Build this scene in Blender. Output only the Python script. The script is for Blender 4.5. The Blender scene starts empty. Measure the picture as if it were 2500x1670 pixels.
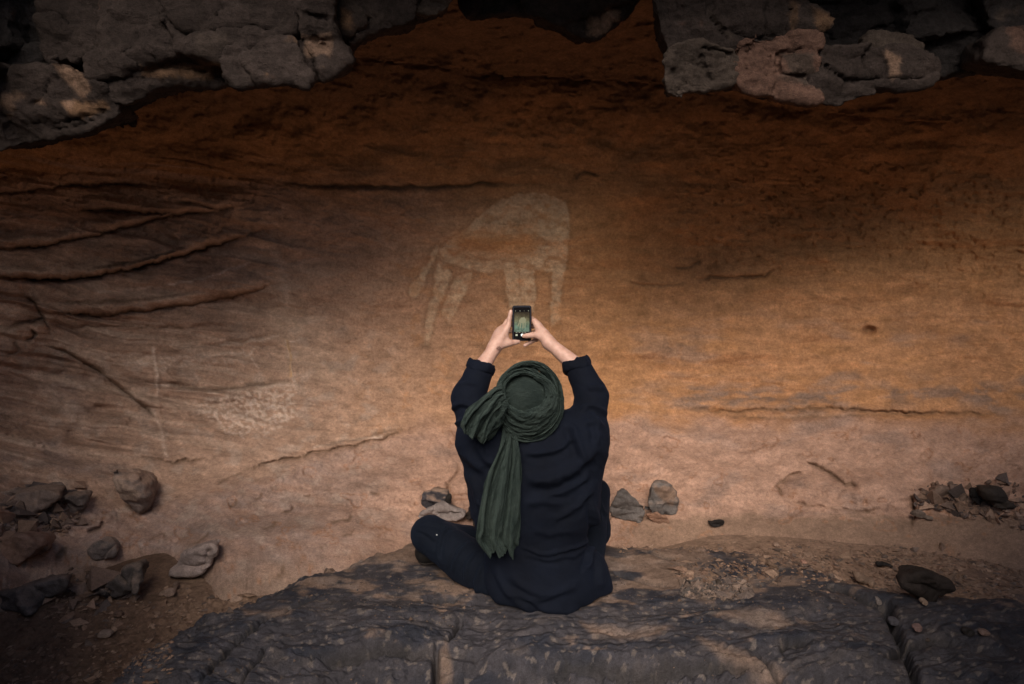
import bpy, math, random
import numpy as np
from mathutils import Vector
from mathutils.bvhtree import BVHTree

# ------------------------------------------------------------------ camera, sky, sun, exposure
S = bpy.context.scene
COL = S.collection
CAM_H, PITCH, LENS = 1.37, math.radians(10), 24.0
cd = bpy.data.cameras.new('camera'); cam = bpy.data.objects.new('camera', cd); COL.objects.link(cam)
cam.location = (0, 0, CAM_H); cam.rotation_euler = (math.pi / 2 - PITCH, 0, 0)
cd.lens = LENS; cd.sensor_width = 36; cd.clip_start = 0.05; cd.clip_end = 500
S.camera = cam
SUN_EL, SUN_AZ = math.radians(41), math.radians(-5)      # soft light from behind the camera, a little from the right
world = bpy.data.worlds.new('World'); S.world = world; world.use_nodes = True
nt = world.node_tree
sky = nt.nodes.new('ShaderNodeTexSky'); sky.sky_type = 'NISHITA'; sky.sun_disc = False
sky.sun_elevation = SUN_EL; sky.sun_rotation = math.pi - SUN_AZ
sky.dust_density = 2.5
bgn = nt.nodes['Background']; bgn.inputs['Strength'].default_value = 0.06
nt.links.new(sky.outputs[0], bgn.inputs[0])
sl = bpy.data.lights.new('sun', 'SUN'); sl.energy = 1.8; sl.angle = math.radians(38); sl.color = (1.0, 0.87, 0.72)
sun = bpy.data.objects.new('sun', sl); COL.objects.link(sun)
sd = Vector((-math.sin(SUN_AZ) * math.cos(SUN_EL), math.cos(SUN_AZ) * math.cos(SUN_EL), -math.sin(SUN_EL)))
sun.rotation_euler = sd.to_track_quat('-Z', 'Y').to_euler()
S.view_settings.view_transform = 'Standard'; S.view_settings.look = 'None'
S.view_settings.exposure = 1.05; S.view_settings.gamma = 1.0
S.view_settings.use_curve_mapping = False
S.cycles.use_denoising = True
S.cycles.max_bounces = 8; S.cycles.diffuse_bounces = 5
S.cycles.sample_clamp_indirect = 4.0

# ------------------------------------------------------------------ camera maths (photograph pixels -> points in the place)
F = 2500 * LENS / 36.0
CP, SP = math.cos(PITCH), math.sin(PITCH)
CAMP = np.array([0, 0, CAM_H])
def raydir(px, py):
    px = np.asarray(px, float); py = np.asarray(py, float)
    a = (px - 1250) / F; b = -(py - 835) / F
    return np.stack([a + 0 * b, CP + b * SP + 0 * a, -SP + b * CP + 0 * a], -1)
def at(px, py, Y):
    d = raydir(px, py)
    return CAMP + d * (np.asarray(Y) / d[..., 1])[..., None]
def project(v):
    q = v - CAMP
    dep = q[:, 1] * CP - q[:, 2] * SP
    up = q[:, 1] * SP + q[:, 2] * CP
    return 1250 + F * q[:, 0] / dep, 835 - F * up / dep

# ------------------------------------------------------------------ numpy noise
def sstep(a, b, x):
    t = np.clip((x - a) / (b - a), 0, 1); return t * t * (3 - 2 * t)
def _tab(seed):
    r = np.random.RandomState(seed); p = r.permutation(256).astype(np.int32)
    g = r.normal(size=(256, 3)).astype(np.float32); g /= np.linalg.norm(g, axis=1)[:, None]
    return np.concatenate([p, p, p]), g
_tabs = {}
def perlin(x, y, z, seed=0):
    if seed not in _tabs: _tabs[seed] = _tab(seed)
    P, G = _tabs[seed]
    x, y, z = np.broadcast_arrays(np.asarray(x, np.float32), np.asarray(y, np.float32), np.asarray(z, np.float32))
    xi = np.floor(x); yi = np.floor(y); zi = np.floor(z)
    fx = x - xi; fy = y - yi; fz = z - zi
    xi = xi.astype(np.int32) & 255; yi = yi.astype(np.int32) & 255; zi = zi.astype(np.int32) & 255
    u = fx * fx * fx * (fx * (fx * 6 - 15) + 10); v = fy * fy * fy * (fy * (fy * 6 - 15) + 10); w = fz * fz * fz * (fz * (fz * 6 - 15) + 10)
    out = 0
    for dx in (0, 1):
        A = P[xi + dx]
        for dy in (0, 1):
            B = P[A + yi + dy]
            for dz in (0, 1):
                g = G[P[B + zi + dz] & 255]
                d = g[..., 0] * (fx - dx) + g[..., 1] * (fy - dy) + g[..., 2] * (fz - dz)
                out = out + d * (u if dx else 1 - u) * (v if dy else 1 - v) * (w if dz else 1 - w)
    return out * 1.5
def fbm(x, y, z=0.0, o=4, seed=0, gain=0.5):
    t = 0; a = 1.0; f = 1.0
    for i in range(o):
        t = t + a * perlin(np.asarray(x) * f + 17 * i, np.asarray(y) * f + 5 * i, np.asarray(z) * f, seed + i)
        a *= gain; f *= 2.03
    return t
def ridged(x, y, z=0.0, o=4, seed=0, gain=0.5):
    t = 0; a = 1.0; f = 1.0
    for i in range(o):
        t = t + a * (1 - 2 * np.abs(perlin(np.asarray(x) * f + 31 * i, np.asarray(y) * f, np.asarray(z) * f, seed + i)))
        a *= gain; f *= 2.1
    return t
def worley(x, y, seed=0):
    """F1, F2 and a random pair per nearest cell (2-D)."""
    r = np.random.RandomState(seed).rand(64, 64, 4).astype(np.float32)
    xi = np.floor(x).astype(int); yi = np.floor(y).astype(int)
    f1 = np.full(x.shape, 9.0); f2 = f1.copy(); ra = np.zeros(x.shape); rb = ra.copy(); ox = ra.copy(); oy = ra.copy()
    for dx in (-1, 0, 1):
        for dy in (-1, 0, 1):
            q = r[(xi + dx) % 64, (yi + dy) % 64]
            ex = xi + dx + q[..., 0] - x; ey = yi + dy + q[..., 1] - y
            d = np.hypot(ex, ey); m = d < f1
            f2 = np.where(m, f1, np.minimum(f2, d))
            ra = np.where(m, q[..., 2], ra); rb = np.where(m, q[..., 3], rb); ox = np.where(m, ex, ox); oy = np.where(m, ey, oy)
            f1 = np.where(m, d, f1)
    return f1, f2, ra, rb, ox, oy

# ------------------------------------------------------------------ 2-D shape tools
def polyline(X, Y, pts, reach):
    """distance to a polyline, signed side (+ = below/right of travel) and how far along (0..1); inf beyond reach."""
    pts = np.asarray(pts, float)
    D = np.full(X.shape, 1e9); side = np.zeros(X.shape); T = np.zeros(X.shape)
    m = (X > pts[:, 0].min() - reach) & (X < pts[:, 0].max() + reach) & (Y > pts[:, 1].min() - reach) & (Y < pts[:, 1].max() + reach)
    if not m.any(): return D, side, T
    x = X[m]; y = Y[m]; d = np.full(x.shape, 1e9); s = np.zeros(x.shape); t = np.zeros(x.shape)
    n = len(pts) - 1
    for i in range(n):
        a = pts[i]; b = pts[i + 1]; e = b - a; L = e @ e
        h = np.clip(((x - a[0]) * e[0] + (y - a[1]) * e[1]) / L, 0, 1)
        qx = x - a[0] - h * e[0]; qy = y - a[1] - h * e[1]; q = np.hypot(qx, qy)
        k = q < d
        d = np.where(k, q, d); s = np.where(k, np.sign(e[0] * qy - e[1] * qx), s); t = np.where(k, (i + h) / n, t)
    D[m] = d; side[m] = s; T[m] = t
    return D, side, T
def polygon(X, Y, pts):
    """signed distance, negative inside."""
    pts = np.asarray(pts, float); D = np.full(X.shape, 1e9); ins = np.zeros(X.shape, bool)
    for i in range(len(pts)):
        a = pts[i]; b = pts[(i + 1) % len(pts)]; e = b - a
        h = np.clip(((X - a[0]) * e[0] + (Y - a[1]) * e[1]) / (e @ e + 1e-12), 0, 1)
        D = np.minimum(D, np.hypot(X - a[0] - h * e[0], Y - a[1] - h * e[1]))
        c = ((a[1] > Y) != (b[1] > Y))
        with np.errstate(divide='ignore', invalid='ignore'):
            xc = a[0] + (Y - a[1]) * e[0] / (e[1] if e[1] else 1e-9)
        ins ^= c & (X < xc)
    return np.where(ins, -D, D)
def smooth_poly(pts, k=2):
    p = np.asarray(pts, float)
    for _ in range(k):
        q = np.roll(p, -1, 0); p = np.stack([0.75 * p + 0.25 * q, 0.25 * p + 0.75 * q], 1).reshape(-1, 2)
    return p
def spline(pts, n):
    """Catmull-Rom through pts, n samples."""
    p = np.asarray(pts, float); p = np.vstack([2 * p[0] - p[1], p, 2 * p[-1] - p[-2]])
    t = np.linspace(0, len(p) - 3 - 1e-6, n); i = t.astype(int); f = (t - i)[:, None]
    a, b, c, d = p[i], p[i + 1], p[i + 2], p[i + 3]
    return 0.5 * (2 * b + (c - a) * f + (2 * a - 5 * b + 4 * c - d) * f ** 2 + (3 * b - a - 3 * c + d) * f ** 3)

# ------------------------------------------------------------------ meshes and objects
def new_mesh(name, V, Q, col=None, smooth=True, mat=None):
    V = np.asarray(V, np.float32); Q = np.asarray(Q, np.int32)
    me = bpy.data.meshes.new(name)
    k = Q.shape[1]
    me.vertices.add(len(V)); me.vertices.foreach_set('co', V.ravel())
    me.loops.add(Q.size); me.loops.foreach_set('vertex_index', Q.ravel())
    me.polygons.add(len(Q)); me.polygons.foreach_set('loop_start', np.arange(0, Q.size, k, dtype=np.int32))
    me.polygons.foreach_set('use_smooth', np.full(len(Q), smooth))
    me.update(calc_edges=True)
    if col is not None:
        a = me.color_attributes.new('Col', 'FLOAT_COLOR', 'POINT')
        a.data.foreach_set('color', np.concatenate([col, np.ones((len(col), 1))], 1).astype(np.float32).ravel())
    if mat: me.materials.append(mat)
    return me
def link(name, me, parent=None, loc=(0, 0, 0)):
    o = bpy.data.objects.new(name, me); COL.objects.link(o); o.location = loc
    if parent: o.parent = parent
    return o
def root(name, loc):
    return link(name, None, None, loc)
def tag(o, label=None, cat=None, group=None, kind=None):
    for k, v in (('label', label), ('category', cat), ('group', group), ('kind', kind)):
        if v: o[k] = v
    return o
def gridq(nr, nc):
    i = np.arange(nr * nc).reshape(nr, nc)
    return np.stack([i[:-1, :-1], i[1:, :-1], i[1:, 1:], i[:-1, 1:]], -1).reshape(-1, 4)
def vnormals(V, Q):
    n = np.cross(V[Q[:, 2]] - V[Q[:, 0]], V[Q[:, -1]] - V[Q[:, 1]])
    N = np.zeros_like(V)
    for j in range(Q.shape[1]):
        for c in range(3): N[:, c] += np.bincount(Q[:, j], n[:, c], len(V))
    return N / (np.linalg.norm(N, axis=1)[:, None] + 1e-12)
def nets(vals, org, h):
    """naive surface nets over a dense grid; quads wound outwards (negative = inside)."""
    ins = vals < 0
    nx, ny, nz = vals.shape
    c = np.zeros((nx - 1, ny - 1, nz - 1), np.uint8)
    for dx in (0, 1):
        for dy in (0, 1):
            for dz in (0, 1):
                c += ins[dx:nx - 1 + dx, dy:ny - 1 + dy, dz:nz - 1 + dz]
    I, J, K = np.nonzero((c > 0) & (c < 8))
    idx = np.full(c.shape, -1, np.int32); idx[I, J, K] = np.arange(len(I))
    acc = np.zeros((len(I), 3)); cnt = np.zeros(len(I))
    cor = [(a, b, d) for a in (0, 1) for b in (0, 1) for d in (0, 1)]
    cv = {k: vals[I + k[0], J + k[1], K + k[2]] for k in cor}
    for k in cor:
        for ax in range(3):
            if k[ax]: continue
            k2 = list(k); k2[ax] = 1; k2 = tuple(k2)
            a, b = cv[k], cv[k2]; m = (a < 0) != (b < 0)
            t = np.where(m, a / np.where(m, a - b, 1), 0)
            for q in range(3):
                acc[:, q] += np.where(m, k[q] + (t if q == ax else 0), 0)
            cnt += m
    V = np.stack([I, J, K], 1) + acc / cnt[:, None]
    V = np.asarray(org) + V * h
    quads = []
    for ax in range(3):
        s0 = [slice(None)] * 3; s1 = [slice(None)] * 3; s0[ax] = slice(0, -1); s1[ax] = slice(1, None)
        A = ins[tuple(s0)]; B = ins[tuple(s1)]
        o1, o2 = [(1, 2), (2, 0), (0, 1)][ax]
        E = np.argwhere(A != B)
        E = E[(E[:, o1] > 0) & (E[:, o2] > 0) & (E[:, o1] < vals.shape[o1] - 1) & (E[:, o2] < vals.shape[o2] - 1)]
        def cell(d1, d2):
            q = E.copy(); q[:, o1] -= d1; q[:, o2] -= d2
            return idx[q[:, 0], q[:, 1], q[:, 2]]
        q = np.stack([cell(1, 1), cell(0, 1), cell(0, 0), cell(1, 0)], 1)
        fl = ~A[E[:, 0], E[:, 1], E[:, 2]]
        q[fl] = q[fl][:, ::-1]
        quads.append(q)
    return V, np.concatenate(quads)
def smax(a, b, k):
    h = np.maximum(k - np.abs(a - b), 0) / k
    return np.maximum(a, b) + h * h * k * 0.25
def smin(a, b, k): return -smax(-a, -b, k)
def relax(V, Q, n=1, lam=0.5):
    for _ in range(n):
        A = np.zeros_like(V); W = np.zeros(len(V))
        for j in range(4):
            for s in (1, 3):
                for c in range(3): A[:, c] += np.bincount(Q[:, j], V[Q[:, (j + s) % 4], c], len(V))
                W += np.bincount(Q[:, j], minlength=len(V))
        V = V + lam * (A / np.maximum(W, 1)[:, None] - V)
    return V
def cone(p, a, b, ra, rb):
    a = np.asarray(a, np.float32); e = np.asarray(b, np.float32) - a; L = float(e @ e) + 1e-9
    q = p - a
    h = np.clip((q @ e) / L, 0, 1)
    return np.sqrt(((q - h[:, None] * e) ** 2).sum(1)) - (ra + (rb - ra) * h)
def ell(p, c, r, R=None):
    q = p - np.asarray(c, np.float32)
    if R is not None: q = q @ np.asarray(R, np.float32)
    q = q / np.asarray(r, np.float32)
    k = np.sqrt((q * q).sum(1))
    return (k - 1) * float(min(r)) * np.where(k < 1, 1, 1)
def sdf_mesh(fn, lo, hi, h, blk=8):
    """sample fn only near its surface, then surface nets."""
    lo = np.asarray(lo, float); n = (np.ceil((np.asarray(hi) - lo) / h / blk).astype(int)) * blk + 1
    ax = [np.arange(0, n[i], blk) for i in range(3)]
    cn = [len(a) for a in ax]
    g = np.stack(np.meshgrid(*ax, indexing='ij'), -1).reshape(-1, 3)
    cv = fn((lo + g * h).astype(np.float32)).reshape(cn)
    vals = np.ones(n, np.float32)
    reach = h * blk * 1.9
    for i in range(cn[0] - 1):
        for j in range(cn[1] - 1):
            for k in range(cn[2] - 1):
                w = cv[i:i + 2, j:j + 2, k:k + 2]
                if w.max() < -reach: vals[i*blk:i*blk+blk+1, j*blk:j*blk+blk+1, k*blk:k*blk+blk+1] = -1
    act = []
    for i in range(cn[0] - 1):
        for j in range(cn[1] - 1):
            for k in range(cn[2] - 1):
                w = cv[i:i + 2, j:j + 2, k:k + 2]
                if w.min() < reach and w.max() > -reach: act.append((i, j, k))
    act = np.array(act) * blk
    loc = np.stack(np.meshgrid(*[np.arange(blk + 1)] * 3, indexing='ij'), -1).reshape(-1, 3)
    for s in range(0, len(act), 400):
        P = act[s:s + 400, None, :] + loc[None]
        P = P.reshape(-1, 3)
        vals[P[:, 0], P[:, 1], P[:, 2]] = fn((lo + P * h).astype(np.float32))
    return nets(vals, lo, h)

# ------------------------------------------------------------------ materials
def nodes(name):
    m = bpy.data.materials.new(name); m.use_nodes = True
    t = m.node_tree; return m, t, t.nodes['Principled BSDF']
def add_noise(t, scale, detail, rough=0.6, vec=None):
    n = t.nodes.new('ShaderNodeTexNoise'); n.inputs['Scale'].default_value = scale
    n.inputs['Detail'].default_value = detail; n.inputs['Roughness'].default_value = rough
    if vec: t.links.new(vec, n.inputs['Vector'])
    return n
def ramp(t, src, stops):
    r = t.nodes.new('ShaderNodeValToRGB')
    while len(r.color_ramp.elements) < len(stops): r.color_ramp.elements.new(0.5)
    for e, (p, c) in zip(r.color_ramp.elements, stops):
        e.position = p; e.color = (c, c, c, 1) if not hasattr(c, '__len__') else (*c, 1)
    t.links.new(src, r.inputs[0]); return r
def mul(t, a, b, fac=1.0, mode='MULTIPLY'):
    m = t.nodes.new('ShaderNodeMix'); m.data_type = 'RGBA'; m.blend_type = mode
    m.inputs[0].default_value = fac; t.links.new(a, m.inputs[6]); t.links.new(b, m.inputs[7]); return m.outputs[2]
def rock_material(name, grain=(0.78, 1.2), bump=0.5, rough=0.92, squash=(1, 1, 2.2), spec=0.2, fine=1.0):
    m, t, b = nodes(name)
    at_ = t.nodes.new('ShaderNodeAttribute'); at_.attribute_name = 'Col'
    tc = t.nodes.new('ShaderNodeTexCoord'); mp = t.nodes.new('ShaderNodeMapping'); mp.inputs['Scale'].default_value = squash
    t.links.new(tc.outputs['Object'], mp.inputs[0])
    v = mp.outputs[0]
    n1 = add_noise(t, 9, 12, 0.72, v); n2 = add_noise(t, 60, 6, 0.7, tc.outputs['Object']); n3 = add_noise(t, 240 * fine, 2, 0.6, tc.outputs['Object'])
    c = mul(t, at_.outputs['Color'], ramp(t, n1.outputs[0], [(0.3, grain[0]), (0.7, grain[1])]).outputs[0])
    c = mul(t, c, ramp(t, n2.outputs[0], [(0.3, grain[0]), (0.68, grain[1])]).outputs[0])
    c = mul(t, c, ramp(t, n3.outputs[0], [(0.3, 0.8), (0.7, 1.2)]).outputs[0], 0.8)
    t.links.new(c, b.inputs['Base Color']); b.inputs['Roughness'].default_value = rough
    b.inputs['Specular IOR Level'].default_value = spec
    ad = t.nodes.new('ShaderNodeMath'); ad.operation = 'MULTIPLY_ADD'; ad.inputs[1].default_value = 0.45
    t.links.new(n2.outputs[0], ad.inputs[0]); t.links.new(n1.outputs[0], ad.inputs[2])
    ad2 = t.nodes.new('ShaderNodeMath'); ad2.operation = 'MULTIPLY_ADD'; ad2.inputs[1].default_value = 0.14
    t.links.new(n3.outputs[0], ad2.inputs[0]); t.links.new(ad.outputs[0], ad2.inputs[2])
    bp = t.nodes.new('ShaderNodeBump'); bp.inputs['Strength'].default_value = bump; bp.inputs['Distance'].default_value = 0.02
    t.links.new(ad2.outputs[0], bp.inputs['Height']); t.links.new(bp.outputs[0], b.inputs['Normal'])
    return m
M_WALL = rock_material('sandstone_wall', (0.75, 1.23), 0.5, squash=(1, 1, 1.25))
M_SLAB = rock_material('dark_slab_rock', (0.70, 1.3), 0.7, 0.74, squash=(1, 1.15, 1), spec=0.3)
M_BLOCK = rock_material('varnished_rock', (0.66, 1.32), 1.0, 0.85, squash=(1, 1, 1.8), spec=0.10)
M_SAND = rock_material('sandy_soil', (0.72, 1.25), 0.9, squash=(1, 1, 1), fine=1.4)
def plain(name, col, rough=0.8, spec=0.3, emit=None, es=0.0):
    m, t, b = nodes(name); b.inputs['Base Color'].default_value = (*col, 1); b.inputs['Roughness'].default_value = rough
    b.inputs['Specular IOR Level'].default_value = spec
    if emit: b.inputs['Emission Color'].default_value = (*emit, 1); b.inputs['Emission Strength'].default_value = es
    return m
def cloth(name, c1, c2, weave=900, sheen=0.10, bump=0.12, sc=5, crinkle=0.0):
    m, t, b = nodes(name)
    tc = t.nodes.new('ShaderNodeTexCoord')
    n = add_noise(t, sc, 6, 0.6, tc.outputs['Object'])
    r = ramp(t, n.outputs[0], [(0.32, c1), (0.68, c2)])
    w = add_noise(t, weave, 2, 0.6, tc.outputs['Object'])
    c = mul(t, r.outputs[0], ramp(t, w.outputs[0], [(0.3, 0.7), (0.7, 1.3)]).outputs[0])
    t.links.new(c, b.inputs['Base Color']); b.inputs['Roughness'].default_value = 0.85; b.inputs['Specular IOR Level'].default_value = 0.15
    b.inputs['Sheen Weight'].default_value = sheen; b.inputs['Sheen Roughness'].default_value = 0.5
    b.inputs['Sheen Tint'].default_value = (*[min(1, x * 14) for x in c2], 1)
    k = add_noise(t, 38, 6, 0.6, tc.outputs['Object'])
    ad = t.nodes.new('ShaderNodeMath'); ad.operation = 'MULTIPLY_ADD'; ad.inputs[1].default_value = crinkle * 4
    t.links.new(k.outputs[0], ad.inputs[0]); t.links.new(w.outputs[0], ad.inputs[2])
    bp = t.nodes.new('ShaderNodeBump'); bp.inputs['Strength'].default_value = bump; bp.inputs['Distance'].default_value = 0.004
    t.links.new(ad.outputs[0], bp.inputs['Height']); t.links.new(bp.outputs[0], b.inputs['Normal'])
    return m
M_SHIRT = cloth('navy_black_cotton', (0.0021, 0.0034, 0.0078), (0.0038, 0.0064, 0.0150), crinkle=0.6, bump=0.4)
M_TROUSER = cloth('dark_navy_denim', (0.0026, 0.0045, 0.0098), (0.0048, 0.0084, 0.0180), crinkle=0.6, bump=0.4)
M_SCARF = cloth('dark_green_gauze', (0.0070, 0.0130, 0.0130), (0.0245, 0.0350, 0.0325), 700, 0.2, 0.5, 9, 1.4)
M_SHOE = plain('black_shoe_leather', (0.012, 0.011, 0.011), 0.6)
def skin_material():
    m, t, b = nodes('skin')
    tc = t.nodes.new('ShaderNodeTexCoord'); n = add_noise(t, 45, 5, 0.6, tc.outputs['Object'])
    r = ramp(t, n.outputs[0], [(0.3, (0.45, 0.265, 0.215)), (0.7, (0.60, 0.39, 0.325))])
    t.links.new(r.outputs[0], b.inputs['Base Color']); b.inputs['Roughness'].default_value = 0.55
    b.inputs['Subsurface Weight'].default_value = 0.12; b.inputs['Subsurface Radius'].default_value = (0.01, 0.004, 0.002); b.inputs['Subsurface Scale'].default_value = 0.5
    bp = t.nodes.new('ShaderNodeBump'); bp.inputs['Strength'].default_value = 0.15; bp.inputs['Distance'].default_value = 0.003
    t.links.new(n.outputs[0], bp.inputs['Height']); t.links.new(bp.outputs[0], b.inputs['Normal'])
    return m
M_SKIN = skin_material()
# ------------------------------------------------------------------ cave wall: one concave sheet of sandstone from the floor up into the roof
def lerp3(c1, c2, w): return c1 + (np.asarray(c2) - c1) * w[..., None]
TAB = np.array([(-2600, 2.15), (-900, 2.0), (-620, 2.0), (-450, 2.3), (-300, 2.66), (-120, 3.02), (0, 3.30), (80, 3.56), (140, 3.80), (185, 3.95), (260, 4.12),  # unseen top rows jut forward, added to shade the brow and upper wall
                (350, 4.26), (450, 4.35), (600, 4.40), (750, 4.37), (880, 4.26), (960, 4.14), (1010, 4.02), (1060, 3.86), (1130, 3.64), (1200, 3.42), (1290, 3.20), (1400, 2.98), (1500, 2.82), (1800, 2.6)])
def tilt(px): return 0.17 * np.minimum(px - 1000, 0) - 0.00006 * np.minimum(px - 700, 0) ** 2 * 0
def wall_base(px, py):
    apron = 40 * sstep(900, 300, px)                     # the apron's upper edge runs lower on the left
    y0 = np.interp(py - apron * sstep(800, 1000, py), TAB[:, 0], TAB[:, 1])
    y0 = y0 - 0.30 * sstep(1150, 1390, py) * sstep(1080, 820, px) * sstep(380, 560, px)
    k = np.clip((px - 1280) / 1250, -1.4, 1.4)
    y0 = y0 * (1 - np.where(k < 0, 0.17, 0.10) * np.abs(k) ** 2.2 * sstep(-520, -60, py))
    return y0
WX = np.concatenate([np.linspace(-2600, -220, 40, endpoint=False), np.linspace(-220, 2720, 1030), np.linspace(2740, 5200, 40)])
WY = np.concatenate([np.linspace(-2600, -140, 50, endpoint=False), np.linspace(-140, 1330, 520), np.linspace(1336, 1800, 40)])
PX, PY = np.meshgrid(WX, WY)
BASEY = wall_base(PX, PY)
WP = at(PX, PY, BASEY)
sx, sz = WP[..., 0], WP[..., 2]
n_lo = fbm(sx * 0.9, WP[..., 1] * 0.9, sz * 1.2, 3, 11)
n_md = fbm(sx * 3, WP[..., 1] * 3, sz * 5, 4, 21)
n_hi = fbm(sx * 14, WP[..., 1] * 14, sz * 24, 4, 31)
wob = 22 * fbm(PX / 420, PY / 300, 0, 3, 41)
sv = PY - tilt(PX) + wob                                  # bedding coordinate: level on the right, dipping on the left
left = sstep(1000, 300, PX) * sstep(330, 480, PY) * sstep(1190, 1000, PY - 0.16 * (500 - PX) * (PX < 500))
right = sstep(1450, 1750, PX)
roofz = sstep(470, 230, PY)
apr = sstep(0, 55, PY - np.interp(PX, [-300, 0, 300, 560, 760, 1050, 1500, 2500, 2800], [1250, 1230, 1215, 1160, 1090, 1010, 995, 1010, 1020]) + 30 * n_md)
D = 0.10 * n_lo + 0.016 * n_md + 0.0045 * n_hi
s1 = fbm(PX / 620, sv / 42, 3.1, 4, 51); s2 = fbm(PX / 330, sv / 13, 7.7, 4, 61); s3 = fbm(PX / 160, sv / 5.0, 1.7, 3, 71)
amp = 0.05 + 1.0 * left + 0.35 * right * sstep(700, 850, PY) * (1 - apr)
D += (1 - apr) * amp * (0.026 * s1 + 0.009 * s2 + 0.0025 * s3)
terr = sv / 64 + 0.5 * fbm(PX / 500, sv / 120, 5, 3, 81); tf = terr - np.floor(terr)
D += left * 0.060 * (sstep(0.0, 0.85, tf) - sstep(0.9, 1.0, tf)) * sstep(-0.2, 0.35, fbm(PX / 260, terr * 0.9, 2, 2, 83))
# roof: lumpy, pitted, with a step
rr = ridged(sx * 3.2, WP[..., 1] * 3.2, sz * 4, 4, 91)
D += roofz * (0.050 * fbm(sx * 4.2, WP[..., 1] * 4.2, sz * 5.2, 4, 95) + 0.018 * rr)
d, s_, t_ = polyline(PX, PY + 6 * n_hi, [(860, 140), (960, 150), (1100, 165), (1250, 185), (1420, 192), (1640, 205), (1900, 260), (2300, 300)], 60)
D += np.where(s_ > 0, 0.07 * np.exp(-d / 24), -0.02 * np.exp(-d / 30)) * (d < 1e8)
# pock marks, right half
pit = fbm(sx * 26, WP[..., 1] * 26, sz * 26, 3, 101)
pmask = sstep(1500, 1800, PX) * sstep(330, 470, PY) * sstep(760, 600, PY) + 0.7 * sstep(850, 500, PX) * sstep(380, 450, PY) * sstep(660, 560, PY) + 0.5 * roofz
D += pmask * 0.016 * sstep(0.28, 0.62, pit)
# apron: smooth dusty boulders fused together, with scars
f1, f2, ra, rb, ox, oy = worley(PX / 260 + 0.25 * n_md, PY / 150 + 0.35 * n_lo, 7)
D += apr * (-0.035 * sstep(0.7, 0.0, f1) + 0.030 * fbm(sx * 2.1, WP[..., 1] * 2.1, sz * 2.1, 3, 111) + 0.010 * fbm(sx * 8, WP[..., 1] * 8, sz * 8, 4, 113))
fl = fbm(PX / 75 + PY / 160, PY / 52 - PX / 300, 9, 4, 117)
D += apr * 0.012 * sstep(0.42, 0.60, fl)
fq = 2.6 * fbm(sx * 4.2, WP[..., 1] * 4.2, sz * 5, 5, 119, 0.58); D += apr * 0.009 * (np.floor(fq) + sstep(0.42, 0.58, fq - np.floor(fq)))
fw = 3.0 * fbm(PX / 240 + 0.3 * n_md, sv / 60, 21, 5, 121, 0.55); D += (1 - apr) * (0.0045 + 0.004 * left) * (np.floor(fw) + sstep(0.44, 0.56, fw - np.floor(fw)))
CRK = np.zeros(PX.shape); LIP = np.zeros(PX.shape)
def groove(pts, w, dep, jit=5, step=0.0, reach=None):
    """cut a crack (and optionally a step) along a traced line on the wall."""
    global D, CRK, LIP
    q = jit * fbm(PX / 18, PY / 18, 4.4, 3, 131) if False else jit * JN
    dd, ss, tt = polyline(PX + q, PY + q * 0.8, pts, reach or max(w * 8, 60))
    env = np.clip(np.minimum(tt, 1 - tt) * 6, 0.15, 1)
    g = np.exp(-(dd / w) ** 2) * env
    D += dep * g; CRK = np.maximum(CRK, g * min(1, dep / 0.02))
    if step > 0.015 and pts[-1][0] < 1000:
        lp = np.where(ss < 0, np.exp(-((dd - 15) / 15) ** 2), 0) * env * (dd < 1e8); D -= (0.018 + 0.25 * step) * lp; LIP = np.maximum(LIP, lp)
    if step: D += np.where(dd < 1e8, np.where(ss > 0, step * np.exp(-dd / (w * 6)), 0), 0) * env
JN = fbm(PX / 30, PY / 30, 4.4, 4, 131)
groove([(660, 440), (760, 455), (880, 455), (1000, 458), (1110, 456), (1180, 448), (1290, 447)], 4, 0.03, 6, -0.014)
groove([(1395, 440), (1430, 420), (1460, 425)], 3, 0.02)
groove([(1690, 683), (1740, 676), (1800, 680), (1860, 672), (1900, 655)], 3.2, 0.03)
groove([(1530, 690), (1600, 700), (1690, 690)], 3, 0.015)
groove([(1640, 655), (1690, 652), (1712, 632)], 3, 0.02)
groove([(95, 840), (160, 858), (240, 905), (310, 960), (360, 1000), (385, 1025)], 5, 0.02, 4, 0.02)
groove([(-80, 672), (60, 678), (150, 682), (220, 672), (330, 655), (420, 630), (520, 600), (640, 560)], 5, 0.04, 6, 0.10)
D += 0.09 * sstep(690, 760, PY - 0.16 * (500 - PX)) * sstep(1010, 800, PY) * sstep(760, 560, PX) * sstep(40, 160, PX)
groove([(190, 660), (300, 645), (370, 630), (470, 600)], 5, 0.02, 5, -0.03)
groove([(-60, 612), (80, 602), (220, 575), (340, 545), (450, 522), (560, 512)], 4, 0.025, 6, 0.05)
groove([(-60, 470), (60, 466), (160, 452), (280, 448), (380, 452)], 4, 0.025, 6, 0.035)
groove([(60, 760), (240, 770), (400, 752), (560, 728), (680, 690)], 4, 0.02, 6, 0.035)
groove([(180, 510), (260, 512), (350, 520), (430, 518)], 4, 0.03, 4, 0.03)
groove([(420, 492), (480, 495), (530, 512), (580, 505)], 4, 0.022, 4, 0.02)
groove([(60, 722), (86, 740), (105, 775), (60, 790), (0, 800)], 4, 0.02, 4, 0.02)
groove([(30, 828), (48, 858), (10, 868)], 4, 0.02, 4)
groove([(70, 800), (85, 815), (60, 835)], 4, 0.04)
groove([(130, 745), (250, 735), (370, 728), (480, 715)], 4, 0.018, 6, -0.012)
groove([(140, 800), (260, 795), (380, 800), (480, 800)], 4, 0.014, 8, 0.010)
groove([(380, 860), (480, 848), (580, 838), (690, 812)], 4, 0.012, 5, -0.012)
groove([(390, 935), (500, 952), (600, 945), (720, 930)], 5, 0.02, 5, -0.018)
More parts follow.
